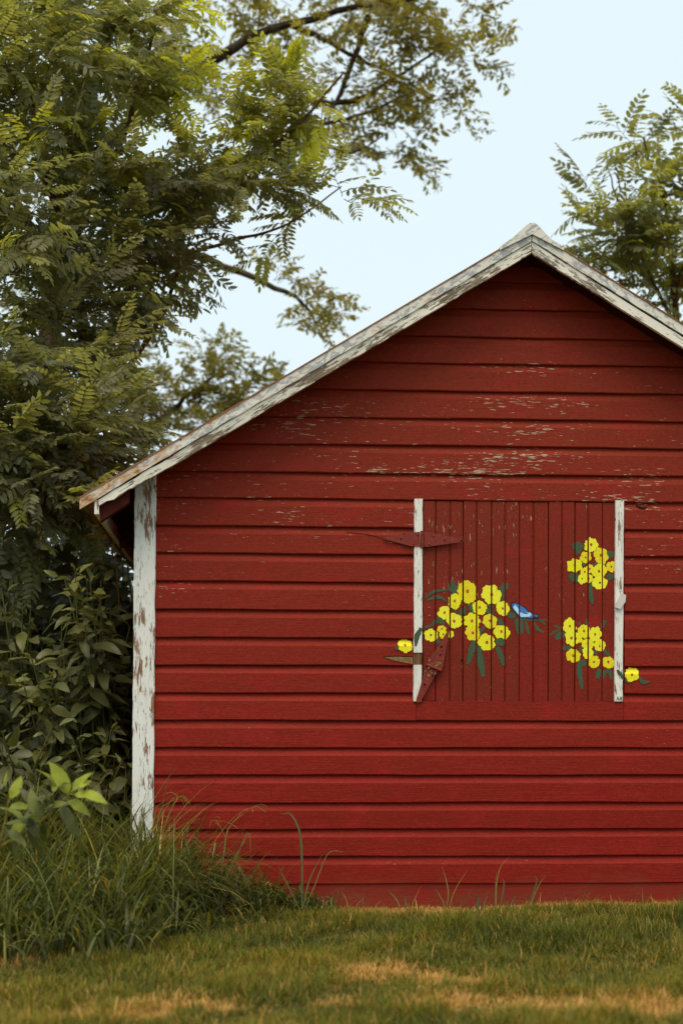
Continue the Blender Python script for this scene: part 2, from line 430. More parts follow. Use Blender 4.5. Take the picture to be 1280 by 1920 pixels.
# --- corner boards (the left one leans out a little at its foot)
def corner_board(pl, mat):
    n = 26; V = []; r = random.Random(3)
    zt, zb_ = pl[0][1], pl[2][1]
    for i in range(n+1):
        t = i/n
        xl = pl[0][0]*(1-t)+pl[3][0]*t; xr = pl[1][0]*(1-t)+pl[2][0]*t
        zl = pl[0][1]*(1-t)+pl[3][1]*t; zr = pl[1][1]*(1-t)+pl[2][1]*t
        j1, j2 = r.uniform(-.0022,.0018), r.uniform(-.0018,.002)
        V += [(xl+j1,-.031+r.uniform(-.0006,.0006),zl),(xl+j1+.003,-.034,zl),(xr+j2-.003,-.034,zr),(xr+j2,-.031,zr),(xr+j2,.011,zr),(xl+j1,.011,zl)]
    Fc = []
    for i in range(n):
        for k in range(6): a=i*6+k; b=i*6+(k+1)%6; Fc.append((a, b, b+6, a+6))
    Fc += [tuple(range(6)), tuple(n*6+k for k in range(5,-1,-1))]
    return part('corner_board', V, Fc, mat)
def WX(px,py): p = P(px,py,-.03); return (p.x, p.z)
pl = [WX(253.5,880), WX(293,866), WX(286.5,1712), WX(245.5,1712)]
corner_board(pl, M['post'])
corner_board([(2*xa-x, z) for x, z in (pl[1],pl[0],pl[3],pl[2])], M['post'])

# --- roof
def slope_slab(name, side, x0, x1, z_off0, z_off1, y0, y1, mat, parent=None, seg=1, jag=0.0, seed=0):
    """slab that follows the roof slope between x0 and x1 (towards the eave), z offsets are measured from the rake line"""
    r = random.Random(seed); V = []
    for i in range(seg+1):
        x = x0+(x1-x0)*i/seg; z = rake_z(x)
        b = z_off0 + (r.uniform(-jag, jag) if 0 < i else 0); t = z_off1
        V += [(x,y0,z+b),(x,y0,z+t),(x,y1,z+t),(x,y1,z+b)]
    Fc = []
    for i in range(seg):
        for k in range(4): a=i*4+k; b=i*4+(k+1)%4; Fc.append((a,b,b+4,a+4))
    Fc += [(0,1,2,3), tuple(seg*4+k for k in (3,2,1,0))]
    return part(name, V, Fc, mat, parent)
YB = DEPTH + .2
ang = math.atan(SLP)
M['rakeL'] = peeling_white('peeling_white_rake', ang, .13, (.22,.165,.115), (.76,.73,.64))
M['rakeR'] = peeling_white('peeling_white_rake_b', -ang, .12, (.24,.19,.15), (.76,.73,.65))
M['dripL'] = painted_metal('rusty_painted_drip_edge', ang)
M['dripR'] = painted_metal('rusty_painted_drip_edge_b', -ang)
x_fl = P(186,930,YR).x
roofL = slope_slab('roof_deck', -1, xa, x_tip+.075, .052, .078, YR+.02, YB-.02, M['soffit'])
roofR = slope_slab('roof_deck', 1, xa, x_tipR-.075, .052, .078, YR+.02, YB-.02, M['soffit'])
slope_slab('roof_sheet', -1, xa, x_tip-.004, .1015, .1075, YR-.010, YB, M['metalroof'], roofL, 20)
slope_slab('roof_sheet', 1, xa, x_tipR+.004, .1015, .1075, YR-.010, YB, M['metalroof'], roofR, 20)
for k in range(7):                                           # raised seams of the roof sheets
    for rf, xe in ((roofL, x_tip), (roofR, x_tipR)):
        y = YR + .42 + k*.42
        slope_slab('roof_seam', 1, xa+(xe-xa)*.02, xe, .1076, .122, y, y+.018, M['metalroof'], rf)
slope_slab('drip_edge', -1, xa-.002, x_tip, .0535, .1010, YR-.006, YR+.004, M['dripL'], None, 46, .0022, 5)
slope_slab('drip_edge', 1, xa+.002, x_tipR, .0555, .1010, YR-.006, YR+.004, M['dripR'], None, 46, .0026, 6)
# white rake boards; the left one has rotted short of the eave, the right one has sagged open along its top
def rake_board(side, x0, x1, mat, gap, seed, rot_from=None):
    r = random.Random(seed); V = []; n = 60
    for i in range(n+1):
        x = x0+(x1-x0)*i/n; z = rake_z(x); u = i/n
        top = .052 - gap*min(1, u*2.2)*(.7+.3*math.sin(u*17+seed))
        bot = 0.0 - gap*.4*u
        if rot_from and u > rot_from: bot += r.uniform(0, .022)*((u-rot_from)/(1-rot_from)); top -= r.uniform(0,.008)
        V += [(x,YR,z+bot+r.uniform(-.0008,.0008)),(x,YR,z+top),(x,YR+.019,z+top),(x,YR+.019,z+bot)]
    Fc = []
    for i in range(n):
        for k in range(4): a=i*4+k; b=i*4+(k+1)%4; Fc.append((a,b,b+4,a+4))
    Fc += [(0,1,2,3), tuple(n*4+k for k in (3,2,1,0))]
    return part('rake_board', V, Fc, mat)
rake_board(-1, xa-.0015, x_fl, M['rakeL'], .001, 2, .8)
rake_board(1, xa+.0015, 2*xa-x_fl, M['rakeR'], .011, 4)
# ridge cap, bent over the peak
zr = za + .110
cap = [(-.155,-SL*.155+.003),(-.085,-SL*.085+.012),(-.03,.012),(-.012,.024),(.012,.025),(.032,.010),(.085,-SR*.085+.004),(.15,-SR*.15+.002)]
pv = [(xa+x, zr+z) for x, z in cap] + [(xa+x, zr+z-.004) for x, z in reversed(cap)]
pv_front = pv
V, Fc = prism(pv, YR-.014, YB+.01)
part('ridge_cap', V, Fc, M['dripL'], roofL)
lowr = [(.15,-SR*.15-.012),(0,-.028),(-.155,-SL*.155-.012)]
V, Fc = prism([(xa+x, zr+z) for x, z in cap] + [(xa+x, zr+z) for x, z in lowr], YR-.0165, YR-.0145)
part('ridge_end_cap', V, Fc, M['dripL'], roofL)
# eave: fascia seen end-on, red soffit and rafter tails
for side in (-1, 1):
    xf = x_fl if side < 0 else 2*xa-x_fl
    a, b = sorted((xf, xf-side*.022)); a -= .0; 
    V, Fc = boxV(xf-.022 if side < 0 else xf, xf if side < 0 else xf+.022, YR+.004, YB-.03, rake_z(xf)-.022, rake_z(xf)+.045); part('eave_fascia', V, Fc, M['trim'])
    xw_ = xwl if side < 0 else xwr
    for k in range(5):
        y = YR+.024 + k*.75
        x0_, x1_ = (xf+.002, xw_-.004) if side < 0 else (xw_+.004, xf-.002)
        z0_, z1_ = rake_z(x0_), rake_z(x1_)
        V = [(x0_,y,z0_-.055),(x1_,y,z1_-.045),(x1_,y,z1_+.05),(x0_,y,z0_+.05),(x0_,y+.04,z0_-.055),(x1_,y+.04,z1_-.045),(x1_,y+.04,z1_+.05),(x0_,y+.04,z0_+.05)]
        part('rafter_tail', V, [(0,1,2,3),(7,6,5,4),(0,4,5,1),(1,5,6,2),(2,6,7,3),(3,7,4,0)], M['soffit'])

# ------------------------------------------------------------------ hatch
YP = -.013                                                  # front of the hatch planks
def HX(px): return P(px,1130,YP).x
def HZ(py): return P(970,py,YP).z
hb = boxV(HX(792)-.004, HX(1153)+.004, .0, .011, HZ(1318)+.002, HZ(941)); hatch = part('hatch', *hb, M['interior'])
edges = [792.4,816.4,867.6,920.7,972.8,1027.1,1077,1128.2,1153]
beads = [None,843.2,892.6,946,999,1052.5,1101.5,None]
bot = [1314,1317.5,1317,1316,1317,1316,1315.5,1314]
CELLS = []                                                  # flat strips of the hatch that can carry paint
rp = random.Random(21)
for k in range(8):
    x0, x1 = HX(edges[k])+rp.uniform(.0012,.0028), HX(edges[k+1])-rp.uniform(.0012,.0028)
    z1, z0 = HZ(941+rp.uniform(-.6,.6)), HZ(bot[k])
    b = HX(beads[k]) if beads[k] else None
    dy = rp.uniform(-.0022,.0022)
    xs = [(x0,.009),(x0,.0025),(x0+.0028,0)]
    if b: xs += [(b-.0052,0),(b-.0032,.0045),(b-.0012,.0005),(b+.0012,.0005),(b+.0032,.0045),(b+.0052,0)]
    xs += [(x1-.0028,0),(x1,.0025),(x1,.009)]
    V = []; m = len(xs); nseg = 14
    lean = .002
    for i in range(nseg+1):
        z = z0+(z1-z0)*i/nseg
        for x, y in xs: V.append((x+lean*(i/nseg-.5), YP+dy+y+.0006*math.sin(z*9+k), z))
    Fc = [(i*m+j, i*m+j+1, (i+1)*m+j+1, (i+1)*m+j) for i in range(nseg) for j in range(m-1)]
    Fc += [tuple(range(m-1,-1,-1)), tuple(nseg*m+j for j in range(m))]
    part('plank', V, Fc, M['plank'], hatch)
    if b: CELLS += [(x0+.002, b-.004, z0, z1, YP+dy-.0006), (b+.004, x1-.002, z0, z1, YP+dy-.0006)]
    else: CELLS.append((x0+.002, x1-.002, z0, z1, YP+dy-.0006))
# jamb trims
YT = -.028
def TX(px,py): p = P(px,py,YT); return (p.x, p.z)
def trim(poly_px, name='hatch_trim', mat=None, y0=YT, sub=8):
    (a,b,c,d) = [TX(*q) for q in poly_px]                   # tl tr br bl
    r = random.Random(int(poly_px[0][0])); V = []; n = sub
    for i in range(n+1):
        t = i/n; xl = a[0]*(1-t)+d[0]*t; xr = b[0]*(1-t)+c[0]*t; zl = a[1]*(1-t)+d[1]*t; zr_ = b[1]*(1-t)+c[1]*t
        j1, j2 = r.uniform(-.0012,.0012), r.uniform(-.0012,.0012)
        V += [(xl+j1,y0+.003,zl),(xl+j1+.003,y0,zl),(xr+j2-.003,y0,zr_),(xr+j2,y0+.003,zr_),(xr+j2,.005,zr_),(xl+j1,.005,zl)]
    Fc = []
    for i in range(n):
        for k in range(6): q=i*6+k; s=i*6+(k+1)%6; Fc.append((q,s,s+6,q+6))
    Fc += [tuple(range(6)), tuple(n*6+k for k in range(5,-1,-1))]
    return part(name, V, Fc, mat or M['trim'], hatch)
trim([(776.5,935),(792.3,935),(791.3,1223.5),(775.3,1223.5)], sub=14)
trim([(775.2,1224),(791.2,1224),(791,1246),(775,1246)], 'bare_trim_patch', M['bare'], YT+.004, 3)
trim([(775,1246.5),(791,1246.5),(790,1315),(774.4,1315)], sub=4)
trim([(1153.5,938),(1169,938),(1167,1315),(1151.2,1315)], sub=16)
# turn button on the right jamb
poly = [TX(*q) for q in [(1163,1113.5),(1171.3,1116),(1170,1129),(1160.5,1143),(1151.3,1139.5),(1156,1127)]]
V, Fc = prism(poly, YT-.0145, YT-.0005); part('turn_button', V, Fc, peeling_white('turn_button_paint', R(60), -.05, (.3,.2,.15), (.60,.57,.55)), hatch)

# --- hinges
def YZ(px,py,y): p = P(px,py,y); return (p.x, p.z)
YH = YT-.0012
def discs(lst, y, mat, name, parent, h=.0025, k=9):
    for px, py, r in lst:
        c = P(px,py,y); rr = r/386
        if h > 0:
            V = [(c.x+rr*math.cos(6.283*i/k), y, c.z+rr*math.sin(6.283*i/k)) for i in range(k)] + [(c.x+.55*rr*math.cos(6.283*i/k), y-h, c.z+.55*rr*math.sin(6.283*i/k)) for i in range(k)]
            Fc = [tuple(range(k,2*k))] + [(i,(i+1)%k,(i+1)%k+k,i+k) for i in range(k)]
        else:
            V = [(c.x+rr*math.cos(6.283*i/k), y, c.z+rr*math.sin(6.283*i/k)) for i in range(k)]; Fc = [tuple(range(k))]
        part(name, V, Fc, mat, parent)
def barrel(p0, p1, y, r, mat, name, parent, k=8):
    a, b = P(*p0, y), P(*p1, y); V, T = tube_np([a, a*.65+b*.35, a*.35+b*.65, b], r, k)
    o = part(name, V, [tuple(t) for t in T], mat, parent, smooth=True); return o
def join_prisms(items):
    V, Fc = [], []
    for pv, y0, y1 in items:
        v, f = prism(pv, y0, y1); Fc += [tuple(i+len(V) for i in q) for q in f]; V += v
    return V, Fc
V, Fc = join_prisms([([YZ(*q,YH) for q in [(716,1007.5),(786.5,997),(787.5,1024.5),(770,1024.5),(720,1011)]], YH-.004, YH),
                     ([YZ(*q,YH) for q in [(794.5,997.5),(800,997.5),(866,1010.5),(868.5,1013.5),(866,1016),(801,1025.5),(794.5,1025.5)]], YH-.004, YH)])
h1 = part('hinge', V, Fc, M['iron'], hatch)
barrel((791,995.5),(791,1027), YH-.004, .0085, M['iron'], 'hinge_pin', hatch)
discs([(752,1010.5,1.7),(864.5,1013.3,2),(833,1013,1.7)], YH-.0043, M['hole'], 'screw_hole', hatch, 0)
discs([(812.5,1005,3),(803.5,1020.5,2.6),(783,1002.5,2),(774,1020,2.4)], YH-.0041, M['iron'], 'screw', hatch)
# broken hinge hanging askew
V, Fc = join_prisms([([YZ(*q,YH-.006) for q in [(838.5,1183),(841.5,1184),(830,1250),(825,1256),(803,1247),(800.5,1243)]], YH-.0105, YH-.0065)])
part('hinge', V, Fc, M['iron'], hatch)
V, Fc = join_prisms([([YZ(*q,YH) for q in [(798,1250),(803,1246),(818,1256),(816,1264),(788,1316),(781,1318),(779.5,1314)]], YH-.0045, YH-.0008)])
part('hinge', V, Fc, M['iron'], hatch)
barrel((798,1246),(827,1257.5), YH-.007, .0088, M['iron'], 'hinge_pin', hatch)
rr = random.Random(5)
V, Fc = [], []
for k in range(26):                                         # flaking rust on the broken joint
    px, py = 812+rr.gauss(0,6.5), 1246+rr.gauss(0,7)
    if k > 17: px, py = 803+rr.gauss(0,4), 1268+rr.gauss(0,7)
    c = P(px,py,YH-.012); s = rr.uniform(.002,.006); n0 = len(V)
    yy = YH-.0112 if py < 1258 else YH-.0050
    V += [(c.x-s, yy, c.z-s*.5),(c.x+s*.6,yy-.001,c.z-s),(c.x+s,yy-.002,c.z+s*.4),(c.x-s*.3,yy,c.z+s)]; Fc.append((n0,n0+1,n0+2,n0+3))
part('rust_flakes', V, Fc, M['iron_rust'], hatch)
discs([(827,1213,2),(825,1228,1.8),(795.5,1283.5,2),(811,1267,1.8)], YH-.0109, M['hole'], 'screw_hole', hatch, 0)
discs([(832.5,1238,1.8),(865,1238,1.8)], YP-.0022, M['hole'], 'nail_hole', hatch, 0)
discs([(804.3,1139.5,2.2),(804.6,1154.5,2.2)], YP-.0015, M['screw'], 'screw', hatch, .003)
discs([(782.5,1308,2)], YH-.0048, M['iron'], 'screw', hatch)

# ------------------------------------------------------------------ hand-painted flowers, leaves, bird and initials
def clip_rect(poly, x0, x1, z0, z1):
    for ax, lim, sg in ((0,x0,1),(0,x1,-1),(1,z0,1),(1,z1,-1)):
        out = []
        for i in range(len(poly)):
            a, b = poly[i], poly[(i+1)%len(poly)]
            da, db = sg*(a[ax]-lim), sg*(b[ax]-lim)
            if da >= 0: out.append(a)
            if (da > 0 > db) or (da < 0 < db):
                t = da/(da-db); out.append((a[0]+(b[0]-a[0])*t, a[1]+(b[1]-a[1])*t))
        poly = out
        if len(poly) < 3: return []
    return poly
def cells_hatch(off): return [(a,b,c,d,(lambda x,z,y=y: y-off)) for a,b,c,d,y in CELLS]
def cells_trim(off):
    out = []
    for l, r_ in ((775.3,791.2),(1152.6,1168.2)):
        a, b = TX(l,1250)[0]+.001, TX(r_,1250)[0]-.001
        out.append((a,b,TX(l,1314)[1],TX(l,940)[1],(lambda x,z: YT-.0007-off)))
    return out
def cells_siding(off):
    out = []
    for i in range(8, 16):
        zb_, zt_ = LZ[i], tops[i]
        cuts = [zb_+.004, zt_-BEV, zt_-BEV*.75, zt_-BEV*.5, zt_-BEV*.25, zt_-.004]
        for a, b in zip(cuts[:-1], cuts[1:]):
            for x0, x1 in ((xpl+.5, hx0-.002), (hx1+.001, xpr)):
                out.append((x0,x1,a,b,(lambda x,z,zb_=zb_,zt_=zt_: prof(z,zb_,zt_)-.0030-off)))
    return out
def paint(name, polys, cells, parent, label=None):
    """polys: (convex polygons in wall x,z ; material index list) -> one sheet of paint that follows the boards"""
    V, Fc, mi, mats = [], [], [], []
    for poly, mat, off in polys:
        if mat not in mats: mats.append(mat)
        for x0,x1,z0,z1,fn in cells(off):
            c = clip_rect(poly, x0, x1, z0, z1)
            if len(c) < 3: continue
            n0 = len(V); V += [(x, fn(x,z), z) for x, z in c]; Fc.append(tuple(range(n0, n0+len(c)))); mi.append(mats.index(mat))
    if not V: return None
    o = part(name, V, Fc, None, parent, mats=[M[q] for q in mats], midx=mi)
    if label: o['label'] = label
    return o
fr = random.Random(77)
def W2(px,py,y=YP): p = P(px,py,y); return (p.x, p.z)
def flower(px, py, r, cells=cells_hatch, parent=hatch, off=.0009):
    c = W2(px,py); rr_ = r/386*.99; n = 40; nl = fr.choice([5,6,6,7]); ph = fr.uniform(0,6.28)
    jit = [fr.gauss(0,.05) for _ in range(n)]; amp = fr.uniform(.05,.11); ex = fr.uniform(.92,1.08); ph2 = fr.uniform(0,6.28)
    pts = []
    for i in range(n):
        th = 6.2832*i/n; k = 1 + amp*(abs(math.cos(nl*.5*th+ph))*2-1.15) + .05*math.cos(2*th+ph2) + jit[i]
        pts.append((c[0]+rr_*ex*k*math.cos(th), c[1]+rr_/ex*k*math.sin(th)))
    yk = fr.choice(['yellow','yellow','yellow_b','yellow_c']); polys = [([c, pts[i], pts[(i+1)%n]], yk, off) for i in range(n)]
    rc = rr_*fr.uniform(.17,.21) if r > 9 else rr_*.24; m = 9; cx, cz = c[0]+fr.gauss(0,.03)*rr_, c[1]+fr.gauss(0,.05)*rr_
    cp = [(cx+rc*fr.uniform(.75,1.1)*math.cos(6.2832*i/m), cz+rc*fr.uniform(.9,1.35)*math.sin(6.2832*i/m)) for i in range(m)]
    polys += [([(cx,cz), cp[i], cp[(i+1)%m]], 'centre', off+.0005) for i in range(m)]
    return paint('painted_flower', polys, cells, parent)
def stroke(pts, width, cells=cells_hatch, parent=hatch, off=.0004, taper=True, mat='green', name='painted_leaf'):
    off += fr.uniform(0,.0004); q = spline([(*W2(*p),0) for p in pts], 12)[:, :2]; wv = width/386/2; n = len(q)
    L, Rr = [], []
    for i in range(n):
        t = q[min(i+1,n-1)]-q[max(i-1,0)]; t = t/(np.linalg.norm(t)+1e-9); nn = np.array([-t[1],t[0]]); u = i/(n-1)
        k = (math.sin(math.pi*(.12+.80*u))**.7 if taper else 1.0)*(1+fr.gauss(0,.10)); k2 = k*(1+fr.gauss(0,.12))
        L.append(tuple(q[i]+nn*wv*k)); Rr.append(tuple(q[i]-nn*wv*k2))
    polys = [([L[i],L[i+1],Rr[i+1],Rr[i]], mat, off) for i in range(n-1)]
    return paint(name, polys, cells, parent)
Z2 = lambda x,y: (780+x/4.571, 1060+y/4.571)
Z3 = lambda x,y: (1020+x/5.333, 980+y/5.333)
# leaves first (under the petals)
for pts, wd in [([(75,280),(150,228),(265,208)],22),([(90,296),(195,272),(258,312)],24),([(310,130),(305,190),(330,240)],62),([(300,180),(360,200)],40),
                ([(705,235),(750,190),(785,155)],52),([(730,200),(745,310)],40),([(450,310),(465,360),(480,425)],34),([(412,350),(410,425)],24),([(380,370),(378,440)],26),
                ([(300,345),(345,405)],22),([(605,340),(660,360)],24),([(625,370),(640,425)],60),([(705,455),(735,525)],38),([(140,500),(190,470),(240,505)],44),
                ([(65,535),(150,508)],20),([(205,640),(165,675)],26),([(590,515),(530,600),(505,650)],26),([(505,645),(470,740),(440,850)],48),
                ([(535,690),(545,800),(575,955)],50),([(680,650),(765,665)],62),([(690,700),(720,770),(748,862)],46),([(780,420),(850,440)],44),
                ([(840,470),(930,462),(1120,470)],20),([(855,470),(862,515),(880,590)],38),([(900,470),(905,590)],28),([(935,478),(962,592)],24),
                ([(1000,480),(1040,545),(1095,575)],22),([(1060,470),(1110,510)],14),([(1180,515),(1250,545)],16),([(1140,605),(1180,570),(1230,555)],18),
                ([(1190,625),(1275,580)],52),([(1240,712),(1290,712)],36)]:
    stroke([Z2(*p) for p in pts], wd/4.571*1.15)
for pts, wd in [([(275,240),(330,225),(385,255)],62),([(325,230),(335,315)],70),([(630,300),(690,325)],55),([(645,290),(665,355)],40),([(255,510),(285,590)],46),
                ([(300,500),(325,600)],50),([(620,545),(685,540)],66),([(375,415),(410,420)],34),([(490,420),(530,415)],34),([(470,590),(455,700),(480,815)],46),
                ([(425,960),(435,1035)],36),([(605,975),(585,1020),(565,1060)],42),([(340,1000),(360,1020)],26),([(170,1255),(265,1250)],40),([(375,1370),(400,1435)],52),
                ([(352,1375),(350,1500),(375,1665)],50),([(595,1275),(655,1335)],36),([(500,1270),(520,1320)],36),([(548,1460),(525,1562)],48),
                ([(575,1560),(600,1500),(650,1485),(672,1565)],40),([(360,1240),(365,1290)],32),([(600,1530),(575,1560)],30)]:
    stroke([Z3(*p) for p in pts], wd/5.333*1.15)
for x, y, r in [(437,228,92),(642,250,83),(328,308,60),(541,365,62),(739,370,60),(240,405,56),(325,475,66),(477,475,68),(630,480,62),(480,578,66),
                (728,576,68),(602,660,72),(127,600,56),(218,547,36),(230,592,36),(293,592,31)]:
    flower(*Z2(x,y), r/4.571, off=.0007+fr.uniform(0,.0002))
for x, y, r in [(465,225,70),(562,332,78),(410,345,56),(300,430,73),(667,440,54),(450,462,42),(402,492,44),(547,485,76),(375,563,48),(441,560,44),(552,600,72),
                (252,1038,74),(395,1088,68),(505,1115,70),(270,1152,72),(312,1158,62),(432,1213,58),(553,1228,60),(288,1330,72),(433,1302,60),(492,1392,62),(638,1398,64)]:
    flower(*Z3(x,y), r/5.333, off=.0007+fr.uniform(0,.0002))
# strays on the jambs and the siding beside the hatch
stroke([(789,1178),(781,1193),(778,1212)], 10, cells_trim)
stroke([Z3(715,1475),Z3(760,1530),Z3(800,1580)], 7, cells_trim)
stroke([Z3(780,1435),Z3(800,1460)], 6, cells_siding, barn); stroke([Z3(790,1560),Z3(845,1605)], 5, cells_siding, barn)
stroke([Z3(940,1540),Z3(975,1595),Z3(1045,1590)], 6.5, cells_siding, barn)
stroke([(740,1217),(748,1214)], 7, cells_siding, barn)
flower(758.8,1210.6,13.4,cells_siding,barn); flower(*Z3(868,1520),13.6,cells_siding,barn)
# the blue bird
def polyp(pts, mat, off):
    q = [W2(*Z2(*p)) for p in pts]
    return [([q[i] for i in t], mat, off) for t in tessellate_polygon([[Vector((a,b,0)) for a,b in q]])]
outl = [(798,368),(808,345),(812,322),(842,314),(882,330),(938,360),(966,392),(995,404),(1054,428),(1046,466),(990,462),(935,456),(888,454),(850,420),(818,378)]
body = [(818,350),(824,330),(846,324),(880,339),(930,368),(958,398),(992,414),(1000,430),(996,450),(940,448),(892,446),(858,412),(828,372)]
belly = [(826,360),(846,340),(868,362),(886,404),(930,410),(972,402),(988,424),(968,440),(900,444),(866,412),(842,384)]
tail = [(1000,418),(1044,432),(1038,444),(1006,436)]
bird = paint('painted_bird', polyp(outl,'black',.0009)+polyp(body,'blue',.0013)+polyp(belly,'paleblue',.0017)+polyp(tail,'blue',.0013)
      + polyp([(900,408),(945,420),(968,400),(948,412)],'black',.0021), cells_hatch, hatch, 'small blue bird with pale belly painted facing the yellow flowers')
# signature initials
def letter(segs):
    polys = []
    for a, b in segs:
        p, q = np.array(TX(*a)), np.array(TX(*b)); t = (q-p)/np.linalg.norm(q-p); n_ = np.array([-t[1],t[0]])*.0013
        polys.append(([tuple(p+n_),tuple(q+n_),tuple(q-n_),tuple(p-n_)],'black',.0012))
    return polys
paint('painted_initials', letter([((1154.6,1313.2),(1157.2,1306.2)),((1157.2,1306.2),(1160,1313)),((1155.6,1310.8),(1159.2,1310.6)),
      ((1161.8,1306.4),(1161.6,1313)),((1161.8,1306.6),(1165,1307.2)),((1165,1307.2),(1165,1309.4)),((1165,1309.4),(1161.8,1310)),((1162.8,1310),(1165.8,1313.2))]),
      cells_trim, hatch, 'small black letters A R brushed on the foot of the white jamb')
# split knot in the siding left of the lower hinge, and a few cracks
cr = []
for x, h in zip(range(718, 774, 5), [.4,1.2,2.4,3.6,4.8,5.5,6.2,6.5,7,7.5,8,8.4]):
    cr.append((x, h))
pol = []
for (x0,h0),(x1,h1_) in zip(cr[:-1], cr[1:]):
    y0 = 1232+ (x0-718)*.09; y1 = 1232+(x1-718)*.09
    pol.append(([W2(x0,y0-h0*.6),W2(x1,y1-h1_*.6),W2(x1,y1+h1_),W2(x0,y0+h0)],'tan',.0002))
    pol.append(([W2(x0,y0-h0*.6-1),W2(x1,y1-h1_*.6-1),W2(x1,y1-h1_*.6+.5),W2(x0,y0-h0*.6+.4)],'hole',.0006))
paint('split_knot', pol, cells_siding, barn)
def crack(pts, wdt=.9): stroke(pts, wdt*2, cells_siding, barn, .0002, True, 'hole', 'crack')
crack([(648,998),(690,1003),(722,1012)],.55); crack([(1190,947),(1203,953),(1212,950)],1.6); crack([(330,1262),(352,1258),(385,1254)],.8)
crack([(755,1000),(768,1006),(775,1003)],1.2); crack([(762,1022),(771,1026)],1.6)

#VEG
# ------------------------------------------------------------------ vegetation
G1 = (.020,.030,.012); G2 = (.048,.066,.027); G3 = (.090,.105,.022); G4 = (.20,.23,.022)
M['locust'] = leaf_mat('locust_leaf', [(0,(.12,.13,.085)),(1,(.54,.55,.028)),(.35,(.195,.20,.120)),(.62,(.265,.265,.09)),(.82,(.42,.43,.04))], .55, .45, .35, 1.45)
M['far_leaf'] = leaf_mat('far_tree_leaf', [(0,(.19,.165,.055)),(1,(.42,.36,.09)),(.5,(.27,.235,.075))], .55)
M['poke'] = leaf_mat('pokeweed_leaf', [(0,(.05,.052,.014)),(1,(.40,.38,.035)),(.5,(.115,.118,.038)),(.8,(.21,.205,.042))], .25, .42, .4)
M['shrub'] = leaf_mat('shrub_leaf', [(0,(.05,.05,.014)),(1,(.15,.13,.026)),(.5,(.08,.076,.020))], .3)
M['sapling'] = leaf_mat('sapling_leaf', [(0,(.07,.08,.035)),(1,(.36,.42,.035)),(.5,(.16,.18,.05))], .35)
M['grass'] = leaf_mat('lawn_blade', [(0,(.060,.074,.022)),(1,(.78,.47,.18)),(.3,(.125,.140,.020)),(.5,(.215,.20,.018)),(.62,(.30,.20,.020)),(.8,(.52,.28,.065))], .25, .6, .15, 1.1)
M['tall'] = leaf_mat('tall_grass_blade', [(0,(.07,.075,.024)),(1,(.50,.31,.08)),(.4,(.135,.155,.060)),(.7,(.23,.25,.066)),(.9,(.38,.31,.05))], .35, .45, .35, 1.1)
M['bark'] = bark('brown_bark', (.022,.014,.008), (.085,.052,.028))
M['bark_red'] = bark('reddish_bark', (.05,.024,.010), (.16,.075,.03))
M['stem'] = plain('green_stem', (.12,.12,.03), .6, .3)
M['rust_stem'] = plain('dry_orange_stem', (.20,.085,.02), .8, .1)
M['raceme'] = plain('yellow_green_flowers', (.26,.25,.06), .7, .2)

def inside_barn(p, pad=.04):
    """true where a leaf would cut into the barn"""
    x, y, z = p[...,0], p[...,1], p[...,2]
    rz = np.where(x < xa, za-SL*(xa-x), za-SR*(x-xa))
    a = (y > YR-.02-pad) & (y < DEPTH+.3) & (x > x_tip-pad) & (x < x_tipR+pad) & (z < rz+.13+pad*.6) & (z > rz-.10)
    b = (y > -.06-pad) & (y < DEPTH+.05) & (x > xwl-pad) & (x < xwr+pad) & (z < rz+.1)
    return a | b
def unit(v): v = np.asarray(v, float); return v/(np.linalg.norm(v, axis=-1, keepdims=True)+1e-9)
def frames(axis, nrm):
    ax = unit(axis); y = unit(np.cross(nrm, ax)); z = np.cross(ax, y)
    return np.stack([ax, y, z], -1)                          # columns
def leaflet(w, fold=.12, tip=-.08):
    f = fold*w*2
    V = np.array([(0,0,0),(.28,w*.92,f),(.28,-w*.92,f),(.70,w*.86,f+tip*.4),(.70,-w*.86,f+tip*.4),(.5,0,tip*.2),(1,0,tip)])
    T = np.array([(0,2,5),(2,4,5),(4,6,5),(6,3,5),(3,1,5),(1,0,5)]); return V, T
def frond(r, n=8, L=1.0, ll=.21, droop=.22, wid=.20, first=.16):
    """pinnate leaf: rachis along +x, n pairs of leaflets and one at the tip"""
    parts, tint = [], []
    xs = np.linspace(0,1,6); pts = np.stack([xs, .04*np.sin(xs*3+r.uniform(0,6)), -droop*xs**2], 1)
    V, T = tube_np(pts, np.linspace(.009,.004,6), 3); parts.append((V,T)); tint.append(np.full(len(V), .05))
    for k in range(n+1):
        t = first + (1-first)*k/n; c = np.array([np.interp(t, xs, pts[:,i]) for i in range(3)])
        sl = -2*droop*t
        for s in ((1,-1) if k < n else (0,)):
            if r.random() < .05: continue
            a = s*R(r.uniform(58,72) - 12*t)
            l = ll*(.75+.5*math.sin(math.pi*(.15+.75*t)))*r.uniform(.85,1.12)
            ax = np.array([math.cos(a), math.sin(a), sl*.6 - .18 + r.gauss(0,.10)])
            fm = frames(ax, np.array([r.gauss(0,.18), -.25*s+r.gauss(0,.15), 1.0]))
            lv, lt = leaflet(wid); parts.append((c + (lv*l)@fm.T, lt)); tint.append(np.full(7, r.gauss(0,.05)))
    V, T = cat(parts); return V, T, np.concatenate(tint)
